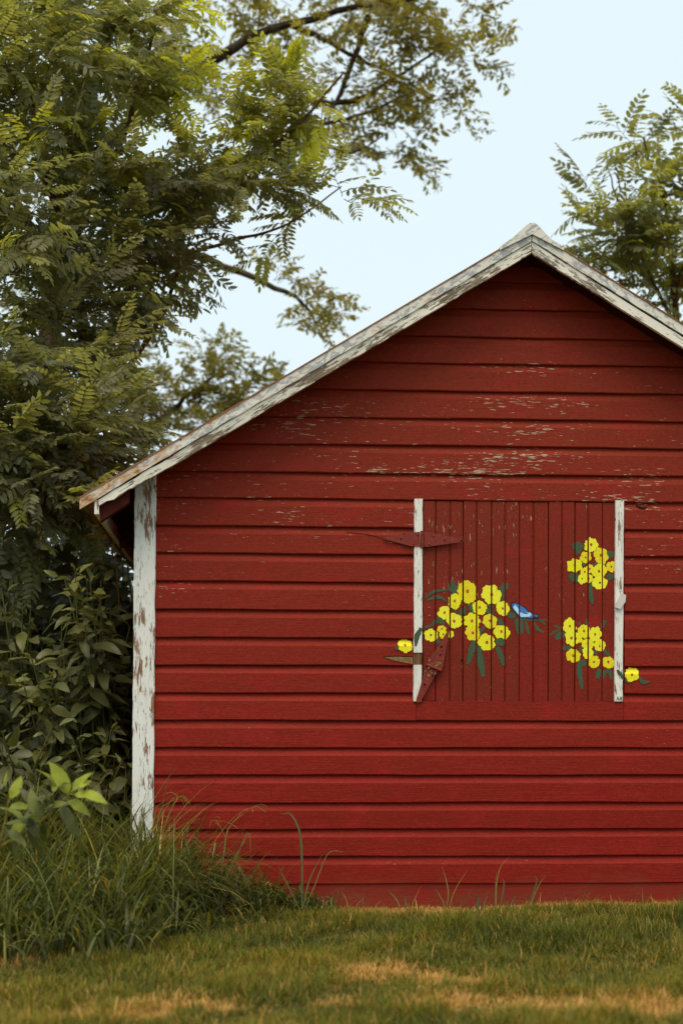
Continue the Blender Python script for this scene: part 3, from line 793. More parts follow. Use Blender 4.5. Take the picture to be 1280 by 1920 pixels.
def simple_spray(r, n=12, ll=.26):
    """short twig with single leaves on both sides"""
    parts, tint = [], []
    xs = np.linspace(0,1,4); pts = np.stack([xs, .08*np.sin(xs*4+r.uniform(0,6)), -.12*xs**2], 1)
    V, T = tube_np(pts, np.linspace(.010,.004,4), 3); parts.append((V,T)); tint.append(np.full(len(V), .0))
    for k in range(n):
        t = .1+.9*k/(n-1); c = np.array([np.interp(t, xs, pts[:,i]) for i in range(3)])
        a = (1 if k%2 else -1)*R(r.uniform(30,85)); ax = np.array([math.cos(a), math.sin(a), r.gauss(-.15,.35)])
        lv, lt = leaflet(r.uniform(.17,.26)); fm = frames(ax, np.array([r.gauss(0,.4), r.gauss(0,.4), 1.0]))
        parts.append((c+(lv*ll*r.uniform(.7,1.25))@fm.T, lt)); tint.append(np.full(7, r.gauss(0,.08)))
    V, T = cat(parts); return V, T, np.concatenate(tint)
def ovate(r, w=.21, nseg=6):
    """broad pointed leaf: folded on its midrib, edges wavy, arching down"""
    V, T = [], []
    arch = r.uniform(.15,.5); wav = r.uniform(0,6); bx = r.uniform(-.06,.06)
    for i in range(nseg+1):
        t = i/nseg; hw = w*(math.sin(math.pi*t**.8)**.85 if 0 < t < 1 else .012)
        z = -arch*t*t; up = .28*hw
        b_ = bx*math.sin(3*t); V += [(t,hw*(1+.08*math.sin(t*21+wav))+b_,z+up+.03*math.sin(wav+t*9)),(t,b_,z),(t,-hw*(1+.08*math.sin(t*19+wav))+b_,z+up+.03*math.sin(wav+2+t*8))]
    for i in range(nseg):
        a = i*3
        for j in (0,1): T += [(a+j, a+j+1, a+j+4), (a+j, a+j+4, a+j+3)]
    pv, pt = tube_np([(-.16,0,.03),(0,0,0)], .012, 3)
    V = np.array(V); V, T = cat([(V, np.array(T)), (pv, pt)]); return V, T, np.zeros(len(V))
def place(tmpl, pos, rot, size, tint):
    """merge copies of templates: lists of template index, position, frame, size, tint -> V, T, tint"""
    Vs, Ts, Cs, off = [], [], [], 0
    for k, (tv, tt, tc) in enumerate(tmpl['t']):
        sel = np.nonzero(tmpl['i'] == k)[0]
        if len(sel) == 0: continue
        v = np.einsum('nij,vj->nvi', rot[sel], tv)*size[sel][:,None,None] + pos[sel][:,None,:]
        n, m = v.shape[:2]
        Vs.append(v.reshape(-1,3)); Ts.append((tt[None]+ (np.arange(n)*m)[:,None,None]).reshape(-1,3)+off)
        Cs.append((tint[sel][:,None]+tc[None]).ravel()); off += n*m
    return np.concatenate(Vs), np.concatenate(Ts), np.clip(np.concatenate(Cs), 0, 1)

FRONDS = [frond(random.Random(100+i), n=random.Random(i).choice([6,7,8,8,9]), droop=.10+.05*(i%5)) for i in range(10)]
SPRAYS = [simple_spray(random.Random(200+i)) for i in range(8)]
OVATES = [ovate(random.Random(300+i), w=.15+.02*(i%4)) for i in range(8)]

def project(p):
    d = p - np.array([0,-DIST,H_EYE]); dep = d[...,0]*SY+d[...,1]*CY; rt = d[...,0]*CY-d[...,1]*SY
    return 640+F_PX*rt/dep, HOR-F_PX*d[...,2]/dep, dep

def tree(name, label, base, limbs, blobs, tmpl, leaf_mat_, bark_mat, size, seed, per_twig=9, twig_len=.5, singles=0, spread=.8, up=.45, tint0=.4, group=None, leaf_name='leaf', gap=.0, dens=1.0, shrink=1.0):
    """limbs: (list of (px,py,Y), r0, r1); blobs: (px,py,rx,ry,Y,depth,twigs,young: new growth plus top light as tint)"""
    g = np.random.default_rng(seed)
    root = empty(name, base); setp(root, label, 'tree', group or 'trees standing behind and beside the barn'); bl = np.array(base)
    first = True
    for pts, r0, r1 in limbs:
        p3 = spline([P(*q) if len(q) == 3 else Vector(q[0]) for q in pts], 16)
        p3 = p3 + np.concatenate([[np.zeros(3)], g.normal(0, r0*.18, (15,3))])
        V, T = tube_np(p3, np.linspace(r0, r1, 16), 8)
        mesh_np('trunk' if first else 'limb', V-bl, T, bark_mat, np.zeros(len(V)), root, True); first = False
    pos, rot, siz, tin, stems = [], [], [], [], []
    for px, py, rx, ry, Y, dep, nt_, young in blobs:
        nt_ = max(2, int(nt_*dens)); rx *= shrink; ry *= shrink
        s = ppm(Y); c = np.array(P(px,py,Y)); rad = np.array([rx/s, dep, ry/s])
        for _ in range(nt_):
            q = unit(g.normal(size=3)); rr_ = g.random()**.45
            b = c + q*rad*rr_*.85
            d = unit(q*spread + np.array([0,0,up]) + g.normal(0,.35,3))
            ln = twig_len*g.uniform(.6,1.2)
            xs = np.linspace(0,1,5)[:,None]
            pts = b + d*ln*xs + np.array([0,0,-.16*ln])*xs**2 + g.normal(0,.012,(5,3))
            if inside_barn(pts).any(): continue
            start = c + (b-c)*.35
            if not inside_barn(start) : stems.append((np.vstack([start[None], pts]), .0022*twig_len/.5))
            yt = young + .18*g.normal()  # new growth, with light on the crown top also put into the tint
            for k in range(per_twig):
                t = (k+.6)/per_twig; p = np.array([np.interp(t, xs[:,0], pts[:,i]) for i in range(3)])
                side = unit(np.cross(d, [0,0,1])+1e-3)*(1 if k%2 else -1)
                ax = unit(d*(.35+.75*t) + side*(.95-.45*t) + np.array([0,0,g.normal(-.05,.28)]) + g.normal(0,.22,3))
                nm = unit(np.array([0,-.25,1.0]) + g.normal(0,.38,3))
                if inside_barn(p+ax*size*.9): continue
                if g.random() < gap: continue
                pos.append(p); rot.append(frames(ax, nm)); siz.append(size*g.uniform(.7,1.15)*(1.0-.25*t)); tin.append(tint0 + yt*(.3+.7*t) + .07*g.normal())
    pos, rot, siz, tin = np.array(pos), np.array(rot), np.array(siz), np.clip(np.array(tin),0,.97)
    idx = g.integers(0, len(tmpl), len(pos))
    keep = np.ones(len(pos), bool)
    if singles:
        cx, cy, dep = project(pos + rot[:,:,0]*siz[:,None]*.5)
        ok = (cx > 0) & (cx < 1280) & (cy > 0) & (cy < 1900)
        score = np.where(ok, siz/dep, -1) ; order = np.argsort(-score)[:singles]
        meshes = {}
        for i in order:
            if score[i] < 0: continue
            tb = int(tin[i]*10); key = (int(idx[i]), tb)
            if key not in meshes:
                tv, tt, tc = tmpl[idx[i]]
                meshes[key] = mesh_np(leaf_name, tv, tt, leaf_mat_, np.clip(tc+tb/10+.05,0,1), obj=False)
            o = bpy.data.objects.new(leaf_name, meshes[key]); COL.objects.link(o); o.parent = root
            mtx = np.eye(4); mtx[:3,:3] = rot[i]*siz[i]; mtx[:3,3] = pos[i]-bl
            o.matrix_local = Matrix(mtx.tolist()); keep[i] = False
    sel = np.nonzero(keep)[0]
    V, T, C = place({'t': tmpl, 'i': idx[sel]}, pos[sel], rot[sel], siz[sel], tin[sel])
    o = mesh_np('crown', V-bl, T, leaf_mat_, C, root); o['kind'] = 'stuff'
    V, T = cat([tube_np(p, np.linspace(r_*2.0, r_*.6, len(p)), 3) for p, r_ in stems])
    o = mesh_np('twigs', V-bl, T, bark_mat, np.zeros(len(V)), root); o['kind'] = 'stuff'
    return root, len(pos)

def base_of(px, Y): p = P(px, 1500, Y); return (p.x, p.y, 0.0)

# --- near locust left of the barn
b0 = base_of(175, 2.2)
nl = tree('locust_tree', 'feathery leaved locust tree rising beside the low end of the barn roof', b0,
  [([(b0,),(178,1100,2.2),(176,900,2.2),(168,760,2.2),(150,560,2.1),(140,380,2.0),(175,170,2.0)], .075, .018),
   ([(172,800,2.2),(200,740,2.2),(240,690,2.2),(300,600,2.1),(345,480,2.0)], .030, .010),
   ([(150,560,2.1),(240,420,2.0),(370,330,2.0),(520,270,1.9),(640,140,1.9)], .030, .006),
   ([(148,500,2.1),(100,380,1.8),(70,260,1.6),(60,120,1.6)], .028, .008),
   ([(145,440,2.1),(230,260,2.1),(270,120,2.1),(300,20,2.1)], .026, .007),
   ([(165,740,2.2),(110,700,1.8),(60,690,1.3),(20,760,.9)], .026, .007),
   ([(174,900,2.2),(130,880,1.6),(90,850,1.1)], .022, .007),
   ([(345,480,2.0),(440,450,2.0),(540,420,1.9),(640,350,1.9)], .012, .004)],
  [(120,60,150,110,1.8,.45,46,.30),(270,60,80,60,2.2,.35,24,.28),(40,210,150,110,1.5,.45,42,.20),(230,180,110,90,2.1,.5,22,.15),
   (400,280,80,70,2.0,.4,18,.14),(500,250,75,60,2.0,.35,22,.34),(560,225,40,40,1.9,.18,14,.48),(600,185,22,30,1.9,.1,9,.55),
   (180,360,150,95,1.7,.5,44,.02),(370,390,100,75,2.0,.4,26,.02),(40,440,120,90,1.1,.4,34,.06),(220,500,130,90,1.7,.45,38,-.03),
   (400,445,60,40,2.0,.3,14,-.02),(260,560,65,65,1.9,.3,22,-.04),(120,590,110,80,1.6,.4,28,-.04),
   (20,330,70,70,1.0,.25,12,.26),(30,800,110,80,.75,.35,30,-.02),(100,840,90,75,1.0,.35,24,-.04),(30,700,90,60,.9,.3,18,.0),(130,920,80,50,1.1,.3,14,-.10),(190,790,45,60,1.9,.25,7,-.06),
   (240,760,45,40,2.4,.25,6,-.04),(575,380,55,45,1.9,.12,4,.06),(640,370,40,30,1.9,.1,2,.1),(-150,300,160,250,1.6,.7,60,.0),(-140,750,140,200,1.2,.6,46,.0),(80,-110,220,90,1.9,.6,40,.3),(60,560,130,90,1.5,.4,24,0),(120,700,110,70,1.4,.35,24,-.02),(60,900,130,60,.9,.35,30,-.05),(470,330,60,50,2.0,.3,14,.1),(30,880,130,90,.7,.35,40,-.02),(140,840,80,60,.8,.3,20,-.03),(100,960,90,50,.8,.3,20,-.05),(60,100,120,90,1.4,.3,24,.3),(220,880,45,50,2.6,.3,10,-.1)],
  FRONDS, M['locust'], M['bark_red'], .31, 5, per_twig=9, twig_len=.36, singles=300, tint0=.37, dens=.47, shrink=.84, up=.3)

# --- tall tree further back whose limb reaches over the roof
b1 = base_of(60, 8.0)
ft = tree('overhanging_tree', 'tall fine leaved tree with dark limb reaching across the sky above the roof', b1,
  [([(b1,),(70,1000,8),(90,700,8),(110,450,8),(140,280,8)], .15, .11),
   ([(120,400,8),(230,240,8),(370,130,7.8),(450,80,7.7),(540,45,7.6),(660,15,7.5),(800,-10,7.5)], .078, .02),
   ([(540,45,7.6),(600,70,7.6),(690,120,7.5),(770,150,7.5)], .035, .010),
   ([(690,30,7.6),(640,170,7.5),(600,235,7.5)], .035, .015),
   ([(560,190,7.5),(660,190,7.5),(740,145,7.5),(830,90,7.5)], .035, .010),
   ([(600,235,7.5),(690,210,7.5),(780,170,7.5)], .022, .006),
   ([(590,265,7.5),(630,280,7.5),(665,285,7.5),(725,250,7.5)], .025, .006),
   ([(140,280,8),(180,120,8),(230,-60,8),(260,-250,8)], .09, .05),
   ([(-40,560,7.4),(0,610,7.4),(45,660,7.6),(75,740,8)], .06, .10),
   ([(110,450,8),(330,470,7.8),(470,520,7.6),(560,560,7.5),(600,620,7.5)], .06, .008)],
  [(430,60,90,70,7.7,.7,16,.1),(560,110,110,60,7.6,.8,18,.12),(560,20,120,40,7.6,.7,34,0),(700,20,110,45,7.5,.7,44,0),(790,20,90,45,7.5,.7,40,0),
   (850,50,45,55,7.5,.6,24,.02),(860,110,38,38,7.5,.5,12,.02),(760,110,90,50,7.5,.7,30,0),(690,180,80,50,7.5,.6,28,.0),(790,175,65,38,7.5,.5,20,.0),(815,225,42,26,7.5,.4,11,.0),
   (620,215,60,50,7.5,.6,26,-.05),(640,262,55,20,7.5,.3,9,.1),(745,265,32,26,7.5,.4,12,-.05),(765,295,36,22,7.5,.35,12,-.05),(350,140,80,60,7.8,.6,20,.1),
   (560,545,45,25,7.5,.4,13,.0),(600,560,35,25,7.5,.3,9,.0),(570,610,40,20,7.5,.3,10,.0),(510,530,40,25,7.6,.3,9,.0),
   (300,-60,250,110,8,1.4,90,0),(100,100,200,160,8.3,1.2,60,0),(0,420,180,170,8.6,1.0,60,0),(640,-90,260,60,7.5,1,50,0)],
  SPRAYS, M['far_leaf'], M['bark'], .34, 9, per_twig=8, twig_len=.38, tint0=.40, up=.1, spread=.7, dens=.27, shrink=.95)

# --- lower tree behind the roof slope
b2 = base_of(290, 9.0)
lt = tree('back_tree', 'low bushy tree behind the left slope of the barn roof', b2,
  [([(b2,),(280,1100,9),(272,950,9),(268,820,9),(262,740,9)], .10, .05),([(268,820,9),(330,760,9),(420,690,9)], .05, .012),([(265,780,9),(220,700,9),(200,640,9)], .04, .012)],
  [(420,700,36,35,9,.5,16,.05),(390,760,85,40,9,.8,44,.05),(480,755,60,30,9,.5,24,.05),(330,770,70,50,9,.8,34,.0),(535,735,22,15,9,.3,6,.05),(370,820,90,40,9,.8,36,-.05),(300,730,60,40,9,.6,10,.05),(230,680,80,60,9,.7,24,0)],
  SPRAYS, M['far_leaf'], M['bark'], .34, 19, per_twig=8, twig_len=.36, tint0=.38, up=.4, spread=.7, dens=.42)

# --- locust behind the right slope
b3 = base_of(1268, 4.6)
rt = tree('locust_tree', 'young locust with upright feathery sprays behind the right slope of the roof', b3,
  [([(b3,),(1275,900,4.6),(1272,700,4.6),(1262,520,4.5),(1245,380,4.4),(1205,260,4.3)], .05, .008),
   ([(1268,620,4.6),(1210,500,4.4),(1165,400,4.3),(1140,320,4.3)], .018, .005),([(1265,560,4.5),(1300,420,4.4),(1310,280,4.4)], .02, .006)],
  [(1195,280,20,40,4.3,.12,7,.10),(1180,330,45,40,4.3,.2,9,.05),(1150,390,50,35,4.3,.25,12,.02),(1250,370,45,60,4.4,.3,14,.0),(1130,465,40,18,4.3,.2,8,.12),(1130,400,35,25,4.3,.15,6,.1),(1100,510,50,22,4.3,.2,8,.05),(1190,460,80,45,4.4,.35,20,-.02),
   (1240,520,70,50,4.5,.35,20,-.04),(1150,520,70,35,4.4,.3,12,.02),(1275,580,60,40,4.5,.35,16,.06),(1290,270,16,35,4.4,.2,5,.08),(1330,380,60,110,4.5,.4,26,0),(1370,560,80,90,4.6,.4,24,0)],
  FRONDS, M['locust'], M['bark_red'], .40, 23, per_twig=8, twig_len=.40, singles=300, tint0=.46, up=.55, spread=.7, dens=.33, shrink=.9)

# --- pokeweed and shrubs in the shade beside the wall
def bush(name, label, stems_px, leaf_len, mat, seed, singles, racemes=0, tint0=.4, lean=.22, nleaf=(12,18), leafz=.35):
    g = np.random.default_rng(seed)
    c0 = np.mean([np.array(P(px,1700,Y)) for px, Y, h in stems_px], axis=0); c0[2] = 0
    root = empty(name, tuple(c0)); setp(root, label, 'shrub', 'shrubs crowding the shaded side of the barn')
    pos, rot, siz, tin, st, tops_ = [], [], [], [], [], []
    for px, Y, h in stems_px:
        b = np.array(P(px,1700,Y)); b[2] = -.02
        tip = b + np.array([g.normal(0,lean*.6), -abs(g.normal(.12,lean*.6)), h])
        mid = (b+tip)/2 + np.array([g.normal(0,.06), .10, .08])
        pts = spline([b, mid, tip], 9)
        bad = inside_barn(pts, .01)
        if bad.any(): continue
        st.append((pts, .008)); tops_.append((pts[-1], pts[-1]-pts[-2]))
        n = g.integers(*nleaf)
        ph = g.uniform(0,6.28)
        for k in range(n):
            t = leafz + (1-leafz)*(k/(n-1))**.8; p = np.array([np.interp(t*8, np.arange(9), pts[:,i]) for i in range(3)])
            a = ph + k*2.4; out = np.array([math.cos(a), math.sin(a)-.25, 0])
            ax = unit(out + np.array([0,-.25,g.normal(-.28 + .9*max(0,t-.9)*10, .32)]))
            ln = leaf_len*g.uniform(.55,1.45)*(1-.45*max(0,t-.85)/.15)
            p = p + out*.03
            if inside_barn(p+ax*ln, .01): continue
            nm = unit(out*.35 + np.array([0,-.55,.8])+g.normal(0,.36,3))
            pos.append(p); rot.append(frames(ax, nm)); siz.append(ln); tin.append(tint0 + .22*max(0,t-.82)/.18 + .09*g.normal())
    pos, rot, siz, tin = np.array(pos), np.array(rot), np.array(siz), np.clip(np.array(tin),0,.95)
    idx = g.integers(0, len(OVATES), len(pos)); keep = np.ones(len(pos), bool)
    if singles:
        cx, cy, dep = project(pos); ok = (cx > -20) & (cx < 290) & (cy < 1600)
        order = np.argsort(-np.where(ok, siz/dep, -1))[:singles]; meshes = {}
        for i in order:
            if not ok[i]: continue
            tb = int(tin[i]*10); key = (int(idx[i]), tb)
            if key not in meshes:
                tv, tt, tc = OVATES[idx[i]]; meshes[key] = mesh_np('leaf', tv, tt, mat, np.clip(tc+tb/10+.05,0,1), obj=False, smooth=True)
            o = bpy.data.objects.new('leaf', meshes[key]); COL.objects.link(o); o.parent = root
            mtx = np.eye(4); mtx[:3,:3] = rot[i]*siz[i]; mtx[:3,3] = pos[i]-c0; o.matrix_local = Matrix(mtx.tolist()); keep[i] = False
    sel = np.nonzero(keep)[0]
    if len(sel):
        V, T, C = place({'t': OVATES, 'i': idx[sel]}, pos[sel], rot[sel], siz[sel], tin[sel])
        o = mesh_np('foliage', V-c0, T, mat, C, root, True); o['kind'] = 'stuff'
    for p, r_ in st:
        V, T = tube_np(p-c0, np.linspace(r_, r_*.4, len(p)), 5); mesh_np('stem', V, T, M['stem'], np.zeros(len(V)), root, True)
    order = sorted(range(len(tops_)), key=lambda i: tops_[i][0][1])[:racemes]
    for i in order:                                          # flower spikes: a thin stalk set with small beads
        p, d = tops_[i]
        for q in range(2):
            ax = unit(np.array([g.normal(0,.8), -.5, g.uniform(.2,.9)])); ln = g.uniform(.07,.12)
            xs = np.linspace(0,1,6)[:,None]; cp = p + ax*ln*xs + np.array([0,0,-.03])*xs**2
            parts = [tube_np(cp, .0016, 3)]
            for k in range(22):
                t = .25+.75*k/21; c = p + ax*ln*t + np.array([0,0,-.03])*t*t + unit(g.normal(size=3))*.006
                s_ = .0034*(1.1-.5*t); O = np.array([(1,0,0),(-1,0,0),(0,1,0),(0,-1,0),(0,0,1),(0,0,-1)])*s_+c
                parts.append((O, np.array([(0,2,4),(2,1,4),(1,3,4),(3,0,4),(2,0,5),(1,2,5),(3,1,5),(0,3,5)])))
            V, T = cat(parts); mesh_np('flower_spike', V-c0, T, M['raceme'], np.zeros(len(V)), root)
    return root
g = np.random.default_rng(44)
st = [(g.uniform(-60,225), g.uniform(.35,1.1), g.uniform(1.0,1.80)) for _ in range(62)] + [(228,.5,1.55),(210,.45,1.2),(232,.7,1.75),(215,.35,.9)]
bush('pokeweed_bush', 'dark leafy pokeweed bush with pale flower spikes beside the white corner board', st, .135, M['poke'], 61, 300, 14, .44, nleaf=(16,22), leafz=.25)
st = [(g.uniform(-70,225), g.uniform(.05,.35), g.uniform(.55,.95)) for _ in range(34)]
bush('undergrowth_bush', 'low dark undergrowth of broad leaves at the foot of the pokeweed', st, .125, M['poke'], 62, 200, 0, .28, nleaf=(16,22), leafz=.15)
st = [(g.uniform(-160,200), g.uniform(1.5,3.2), g.uniform(1.6,2.6)) for _ in range(80)] + [(g.uniform(175,252), g.uniform(1.2,3.8), g.uniform(1.5,2.5)) for _ in range(60)] + [(g.uniform(-100,245), g.uniform(3.2,5.0), g.uniform(2.2,3.1)) for _ in range(50)]
bush('hedge_shrub', 'dense shaded shrub behind the pokeweed under the locust branches', st, .20, M['shrub'], 63, 0, 0, .35, nleaf=(26,34), leafz=.08)
st = [(g.uniform(-900,-200), g.uniform(1.2,4.5), g.uniform(1.2,2.6)) for _ in range(60)]
bush('hedge_shrub', 'dense shaded shrub running off away from the barn beyond the pokeweed', st, .21, M['shrub'], 64, 0, 0, .35, nleaf=(24,30), leafz=.08)
# rust-coloured dry sprig under the eave
ds = []
c = np.array(P(212,1000,.45))
for k in range(60):
    a = c + g.normal(0,.035,3)*np.array([1.3,.6,.9]); d = unit(g.normal(size=3)+np.array([0,0,.3]))
    ds.append(tube_np([a, a+d*.03+g.normal(0,.006,3), a+d*.07+g.normal(0,.012,3)], .0012, 3))
ds.append(tube_np(spline([P(225,1160,.5), P(220,1080,.45), c], 6), .003, 4))
V, T = cat(ds); o = mesh_np('dry_sprig', V, T, M['rust_stem'], np.zeros(len(V)))
setp(o, 'tangle of rust coloured dry stems on top of the pokeweed under the eave', 'dead plant')

# --- blades
def blades(n_seg, root, length, width, az, bend, lean, tint, curl=0.0):
    """ribbon blades as one triangle mesh; root (N,3)"""
    N = len(root); t = np.linspace(0,1,n_seg+1)
    dirh = np.stack([np.cos(az), np.sin(az), np.zeros(N)], 1); side = np.stack([-np.sin(az), np.cos(az), np.zeros(N)], 1)
    th0 = lean; V = np.zeros((N, 2*n_seg+1, 3)); p = root.copy()
    for k in range(n_seg+1):
        th = th0 + bend*t[k]**1.3
        if k: p = p + (length/n_seg)[:,None]*(dirh*np.sin(th)[:,None] + np.array([0,0,1])*np.cos(th)[:,None])
        wv = width*(1-t[k]**2.2)*(.65+.35*min(1,t[k]*4))
        if k < n_seg: V[:,2*k] = p-side*wv[:,None]*.5; V[:,2*k+1] = p+side*wv[:,None]*.5
        else: V[:,2*k] = p
    T = []
    for k in range(n_seg-1): a=2*k; T += [(a,a+1,a+3),(a,a+3,a+2)]
    a = 2*(n_seg-1); T.append((a,a+1,a+2))
    m = 2*n_seg+1
    return V.reshape(-1,3), (np.array(T)[None]+(np.arange(N)*m)[:,None,None]).reshape(-1,3), np.repeat(tint, m)
def fbm(x, y, s):
    return np.sin(x*s+1.3)*np.cos(y*s*1.1+.7)+.6*np.sin(x*s*2.3-y*s*1.7+2)+.4*np.cos(x*s*4.1+y*s*5.3)
def lawn(n, x0, x1, y0, y1, seed, lmul=1.0, wmul=1.0):
    g = np.random.default_rng(seed)
    x = g.uniform(x0,x1,n); y = y0+(y1-y0)*g.random(n)
    ok = ~((y > -.015) & (x > xwl-.03)); x, y = x[ok], y[ok]
    dry = dryness(x, y); cl = fbm(x, y, 3.7); cl2 = fbm(x+7, y-3, 9.0)
    ok = g.random(len(x)) < np.clip(1.0-.15*dry+.1*cl2, .3, 1); x, y, dry, cl, cl2 = x[ok], y[ok], dry[ok], cl[ok], cl2[ok]
    N = len(x); near = np.exp(-np.abs(y)/.10)
    L = (.040+.018*cl2*.7+.014*cl+.024*g.random(N)+.008*g.normal(size=N))*(1-.45*dry)*lmul; L = np.clip(L, .014, .14)
    L = np.where(g.random(N) < .012, L*1.9, L)
    band = np.exp(-((y+1.0+.12*np.sin(x*2.3))/.42)**4)*np.clip((x+.5)*2.0, 0, 1)*(.65+.35*np.sin(x*4.7+y*3)) # lusher strip the mower missed
    band = np.clip(band*(1-1.6*dry), 0, 1)
    L = L*(1+.75*band*g.random(N)); wmul = wmul*(1+.6*band*(g.random(N) < .3))
    L = L*(1-.45*np.exp(-(y/.16)**2)*(x > -.3))
    isdry = g.random(N) < (.08+.90*dry-.06*band)
    tint = np.where(isdry, np.where(dry > .5, g.uniform(.78,1.0,N), g.uniform(.64,.95,N)), np.clip(.31+.09*cl+.06*cl2+.13*g.normal(size=N)+.14*dry-.16*band, .02, .62))
    root = np.stack([x, y, ground_z(x,y)-.004], 1)
    return blades(3, root, L, (.0021+.0014*g.random(N))*wmul, g.uniform(0,6.283,N), g.uniform(.3,1.5,N), g.uniform(0,.5,N)+.35*dry*g.random(N), tint)
V, T = [], []; parts = [lawn(330000, -1.7, 2.3, -3.1, .0, 71), lawn(60000, -5, 5, -5.2, -3.0, 72, 1, 1.5), lawn(30000, -6, -1.7, -3.1, 3, 73, 1.2, 2.0), lawn(15000, 2.3, 6, -3.1, 2, 74, 1.2, 2)]
V, T = cat([(a,b) for a,b,c in parts]); C = np.concatenate([c for a,b,c in parts])
o = mesh_np('lawn_grass', V, T, M['grass'], C); setp(o, 'short mown lawn grass with straw coloured dry patches', 'grass', kind='stuff')

# --- tall grass against the corner
def tall_grass():
    g = np.random.default_rng(81)
    fx = np.array([-260,0,120,250,330,420,520,640]); fy = np.array([1800,1792,1784,1776,1756,1738,1722,1716])     # front edge of the clump in the picture
    fr_ = [GP(a,b) for a,b in zip(fx,fy)]
    ex = np.array([p.x for p in fr_]); ey = np.array([p.y for p in fr_])
    hx = np.array([P(a,1700,-.5).x for a in (-260,0,150,280,340,420,520,640)]); hh = np.array([.66,.66,.62,.60,.44,.28,.16,.10])
    x = g.uniform(ex[0], hx[-1], 7500); yf = np.interp(x, ex, ey); u = g.random(len(x))
    back = np.where(x > xwl-.03, -.03, .5)
    y = yf + (back-yf)*u**.9 - np.where(u < .25, g.random(len(x))**2*.35, 0)
    h = np.interp(x, hx, hh)*np.clip(.38+.95*u, 0, 1.15)*g.uniform(.55,1.2,len(x))*(1+.15*fbm(x,y,4))
    dens = np.interp(x, [P(320,1700,-.4).x, P(430,1700,-.3).x, P(640,1700,-.2).x], [1,.42,.12])
    k = g.random(len(x)) < dens; x, y, h = x[k], y[k], np.clip(h[k], .06, .8); N = len(x)
    root = np.stack([x,y,ground_z(x,y)-.01],1)
    az = np.where(g.random(N) < .6, g.uniform(3.3,6.1,N), g.uniform(0,6.28,N))
    tint = np.clip(.42+.17*g.normal(size=N), .02, .85); tint = np.where(g.random(N) < .06, g.uniform(.85,1,N), tint)
    A = blades(7, root, h*1.15, .0085+.0095*g.random(N), az, g.uniform(.7,2.3,N), np.abs(g.normal(0,.16,N)), tint)
    # fewer long thin upright stalks
    n2 = 150; i = g.integers(0, N, n2); r2 = root[i] + g.normal(0,.03,(n2,3))*np.array([1,1,0]); r2[:,1] = np.where(r2[:,0] > xwl-.03, np.minimum(r2[:,1], -.06), r2[:,1])
    B = blades(8, r2, np.interp(r2[:,0], hx, hh)*g.uniform(1.1,1.65,n2), .003+.0035*g.random(n2), g.uniform(0,6.28,n2), g.uniform(.4,1.9,n2), np.abs(g.normal(0,.12,n2)), np.clip(.62+.15*g.normal(size=n2),.3,.95))
    V, T = cat([A[:2], B[:2]]); o = mesh_np('tall_grass', V, T, M['tall'], np.concatenate([A[2],B[2]]))
    setp(o, 'rank clump of tall dark grass against the corner of the red barn', 'grass', kind='stuff')
tall_grass()
def weed(name, label, bl, seeds=(), group=None):
    """separate weed: each blade is a smooth tapering ribbon through picture points at its own depth"""
    p0 = bl[0][0][0]; base = P(*p0); base.z = float(ground_z(base.x, base.y)); root = empty(name, base); setp(root, label, 'weed', group or 'grass weeds along the foot of the barn wall')
    for pts, wd, tn in bl:
        q = spline([P(*a) for a in pts], 12); q[0,2] = min(q[0,2], base.z)
        tan = unit(np.gradient(q, axis=0)); side = unit(np.cross(tan, np.array([.25,-1,.1])))
        t = np.linspace(0,1,12); wv = wd*(1-t**2.5)*(.55+.45*np.minimum(1,t*3))
        L, Rr = q-side*wv[:,None]*.5, q+side*wv[:,None]*.5; mid = q+np.array([0,.25,0])*wv[:,None]
        V = np.stack([L,mid,Rr],1).reshape(-1,3); T = []
        for k in range(11):
            for j in (0,1): a=k*3+j; T += [(a,a+1,a+4),(a,a+4,a+3)]
        mesh_np('blade', V-np.array(base), np.array(T), M['tall'], np.full(len(V), tn), root, True)
    for tip, rays in seeds:                                  # open finger-like seed head
        c = np.array(P(*tip)); g = np.random.default_rng(int(tip[0])); parts = []
        for k in range(rays):
            a = g.uniform(-.4,3.5); d = np.array([math.cos(a), g.normal(0,.5), math.sin(a)*.7]); ln = g.uniform(.05,.13); xs = np.linspace(0,1,5)[:,None]
            parts.append(tube_np(c + d*ln*xs + np.array([0,0,-.06])*xs**2, .0011, 3))
        V, T = cat(parts); mesh_np('seed_head', V-np.array(base), T, M['tall'], np.full(len(V), .92), root)
    return root
weed('grass_weed', 'tall broad grass blade arching over in front of the red siding', [([(566,1705,-.22),(566,1620,-.22),(562,1560,-.22),(545,1526,-.22),(528,1527,-.22)],.013,.45),([(566,1710,-.22),(580,1650,-.22),(605,1600,-.22)],.008,.6),
     ([(568,1710,-.22),(590,1660,-.22),(615,1600,-.22),(645,1597,-.22)],.006,.75),([(564,1710,-.22),(540,1660,-.22),(520,1620,-.22)],.007,.5)])
weed('grass_weed', 'grass weeds with a bent seed stalk at the wall under the hatch', [([(930,1712,-.12),(930,1660,-.12),(938,1625,-.12),(955,1606,-.12)],.006,.8),([(935,1712,-.12),(944,1660,-.12),(942,1648,-.12)],.009,.5),([(928,1712,-.12),(928,1670,-.12),(930,1635,-.12)],.006,.65),
     ([(990,1712,-.15),(1000,1680,-.15),(1012,1655,-.15),(1022,1642,-.15)],.006,.75),([(985,1712,-.15),(1000,1670,-.15),(1006,1650,-.15),(1002,1642,-.15)],.01,.4),([(945,1712,-.12),(960,1690,-.12),(966,1680,-.12)],.009,.45)])
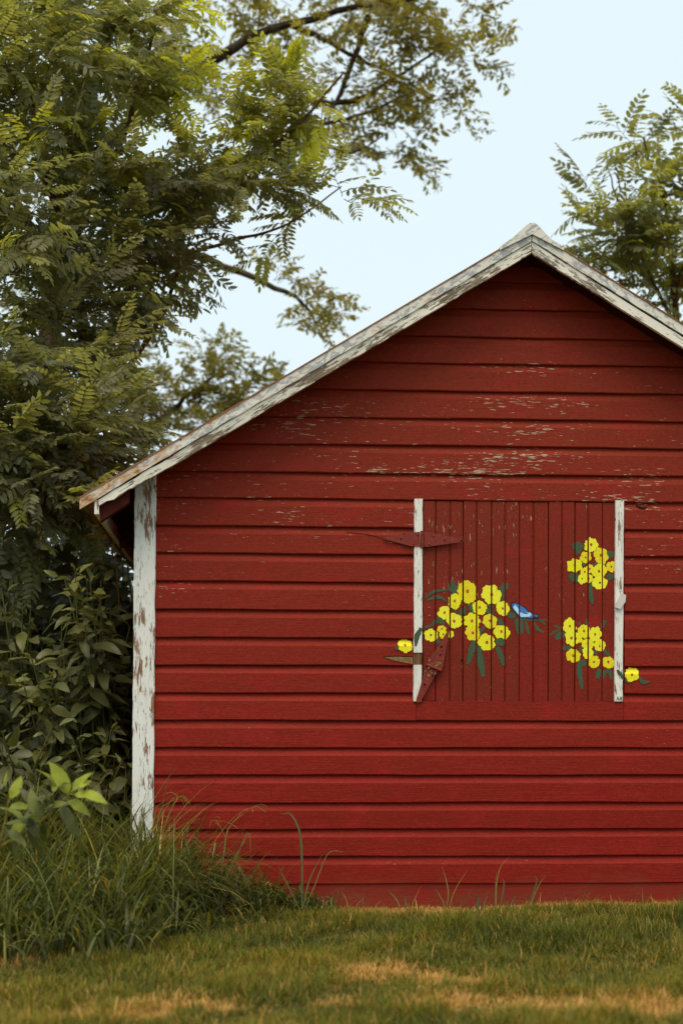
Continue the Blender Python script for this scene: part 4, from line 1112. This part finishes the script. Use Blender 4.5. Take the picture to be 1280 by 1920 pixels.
weed('grass_weed', 'short thick green weed blades by the skirt board', [([(758,1718,-.15),(760,1695,-.15),(759,1680,-.15)],.013,.5),([(752,1718,-.15),(745,1690,-.15),(728,1670,-.15)],.006,.75),([(765,1718,-.15),(775,1690,-.15),(790,1660,-.15)],.005,.85),([(770,1718,-.15),(782,1700,-.15)],.01,.5)])
weed('grass_weed', 'dark leafy weed tuft below the painted hatch', [([(893,1720,-.2),(895,1690,-.2),(897,1676,-.2)],.016,.35),([(898,1720,-.2),(906,1695,-.2),(910,1685,-.2)],.014,.42),([(888,1720,-.2),(878,1700,-.2)],.012,.4),([(900,1720,-.2),(912,1708,-.2)],.012,.4)])
weed('grass_weed', 'leaning grass stalk with thin tips in front of plain red boards', [([(832,1716,-.14),(840,1680,-.14),(836,1650,-.14),(828,1626,-.14)],.006,.8),([(838,1716,-.14),(852,1670,-.14),(878,1628,-.14)],.005,.85),([(835,1716,-.14),(830,1690,-.14),(815,1665,-.14)],.005,.7)])
weed('grass_weed', 'tuft of tall wiry grass with open seed heads at the foot of the corner board',
     [([(300,1700,-.25),(300,1600,-.25),(312,1540,-.25),(335,1495,-.25),(350,1520,-.25)],.008,.7),([(296,1700,-.25),(292,1590,-.25),(300,1520,-.25),(330,1498,-.25)],.007,.75),([(410,1700,-.25),(420,1600,-.25),(430,1550,-.25),(470,1515,-.25)],.008,.75),
      ([(420,1700,-.25),(440,1620,-.25),(466,1560,-.25),(470,1620,-.25)],.008,.6),([(318,1700,-.25),(318,1610,-.25),(318,1540,-.25)],.013,.85),([(270,1700,-.25),(262,1580,-.25),(268,1510,-.25)],.014,.5)],
     [((335,1496,-.25),9),((400,1540,-.25),6),((470,1516,-.25),5),((300,1560,-.25),6)])
weed('grass_weed', 'thin pale grass stalks beside a broad blade at the left end of the bare skirt', [([(655,1722,-.14),(650,1690,-.14),(640,1672,-.14)],.005,.9),([(660,1722,-.14),(668,1698,-.14),(684,1682,-.14)],.005,.85),([(664,1722,-.14),(660,1705,-.14)],.011,.5),([(700,1722,-.14),(703,1700,-.14),(715,1688,-.14)],.006,.8)])
weed('grass_weed', 'low spreading tuft near the golden thatch under the right jamb', [([(1145,1712,-.16),(1150,1694,-.16),(1158,1686,-.16)],.011,.5),([(1140,1712,-.16),(1128,1696,-.16)],.009,.6),([(1150,1712,-.16),(1166,1698,-.16),(1178,1696,-.16)],.008,.55),([(1148,1712,-.16),(1148,1690,-.16)],.006,.8)])
weed('grass_weed', 'wisp of thin grass on the wall below the stray painted flower', [([(1060,1714,-.13),(1066,1698,-.13),(1076,1688,-.13)],.006,.75),([(1056,1714,-.13),(1050,1700,-.13),(1040,1694,-.13)],.006,.7),([(1062,1714,-.13),(1060,1702,-.13)],.010,.45)])
# --- blurred sapling close to the camera, lower left
def sapling():
    Y = -1.9; base = P(-60,1700,Y); base.z = float(ground_z(base.x, base.y)); bl = np.array(base)
    root = empty('sapling', base); setp(root, 'bright green broad leaved sapling out of focus before the tall grass', 'sapling')
    for pts, r0 in [([tuple(base),P(-50,1640,Y),P(0,1590,Y),P(70,1545,Y),P(110,1510,Y),P(140,1480,Y)],.006),([P(0,1590,Y),P(10,1540,Y-.05),P(18,1490,Y-.08)],.004)]:
        V, T = tube_np(spline(pts,12), np.linspace(r0,r0*.4,12), 6); mesh_np('stem', V-bl, T, plain('yellow_stem', (.30,.22,.03), .6, .3), np.zeros(len(V)), root, True)
    g = np.random.default_rng(5)
    lv = [(128,1490,-30,-62,70,.9),(135,1482,35,-36,58,.97),(140,1490,64,-4,66,.95),(128,1500,56,22,62,.85),(112,1485,-20,-48,56,.8),(100,1515,-55,-42,62,.25),(85,1535,-6,62,60,.2),(112,1515,42,44,66,.3),
          (60,1545,-40,-14,58,.4),(50,1560,34,40,50,.3),(20,1498,12,-32,50,.9),(8,1490,-26,-18,46,.85),(18,1515,40,-10,46,.75),(2,1540,-32,16,54,.5),(15,1555,36,24,50,.4),(-4,1572,-40,26,60,.5),(90,1520,30,-24,46,.6),
          (70,1530,-10,-46,52,.55),(45,1540,-30,-40,50,.6),(120,1510,18,48,56,.22),(30,1535,20,40,52,.3),(150,1478,24,-30,34,.98),(12,1478,-4,-36,34,.95),(60,1550,10,50,54,.25)]
    for _ in range(26):
        t_ = g.random(); lv.append((t_*125, 1592-t_*95+g.normal(0,14)-10, g.normal(0,40), g.normal(-8,36), g.uniform(28,52), float(np.clip(.45+.3*g.normal(),.1,.95))))
    for px, py, dx, dy, ln, tn in lv:
        s = ppm(Y); p = np.array(P(px,py,Y+g.normal(0,.03))); ax = unit(np.array([dx, g.normal(0,18)-8, -dy])); L = ln/s
        tv, tt, tc = OVATES[g.integers(0,8)]; tv = tv*np.array([1,1.0,1])
        V = p + (tv*L)@frames(ax, unit(np.array([0,-.7,.8])+g.normal(0,.25,3))).T
        mesh_np('leaf', V-bl, tt, M['sapling'], np.full(len(V), tn), root, True)
sapling()
# --- distant trees that close the view behind the barn
g = np.random.default_rng(91)
n = 4200; x = g.uniform(-45,45,n); y = 34+g.normal(0,3,n); z = g.random(n)**.8*(3.0+1.2*np.sin(x*.5)+.8*np.sin(x*1.7))
ax = unit(g.normal(size=(n,3))); rot = frames(ax, unit(g.normal(size=(n,3))+np.array([0,-.3,.8])))
V, T, C = place({'t': SPRAYS, 'i': g.integers(0,len(SPRAYS),n)}, np.stack([x,y,z],1), rot, g.uniform(.9,1.7,n), np.clip(.3+.15*g.normal(size=n),0,1))
o = mesh_np('distant_wood', V, T, M['far_leaf'], C); setp(o, 'distant dark wood along the horizon behind the barn', 'woodland', kind='stuff')
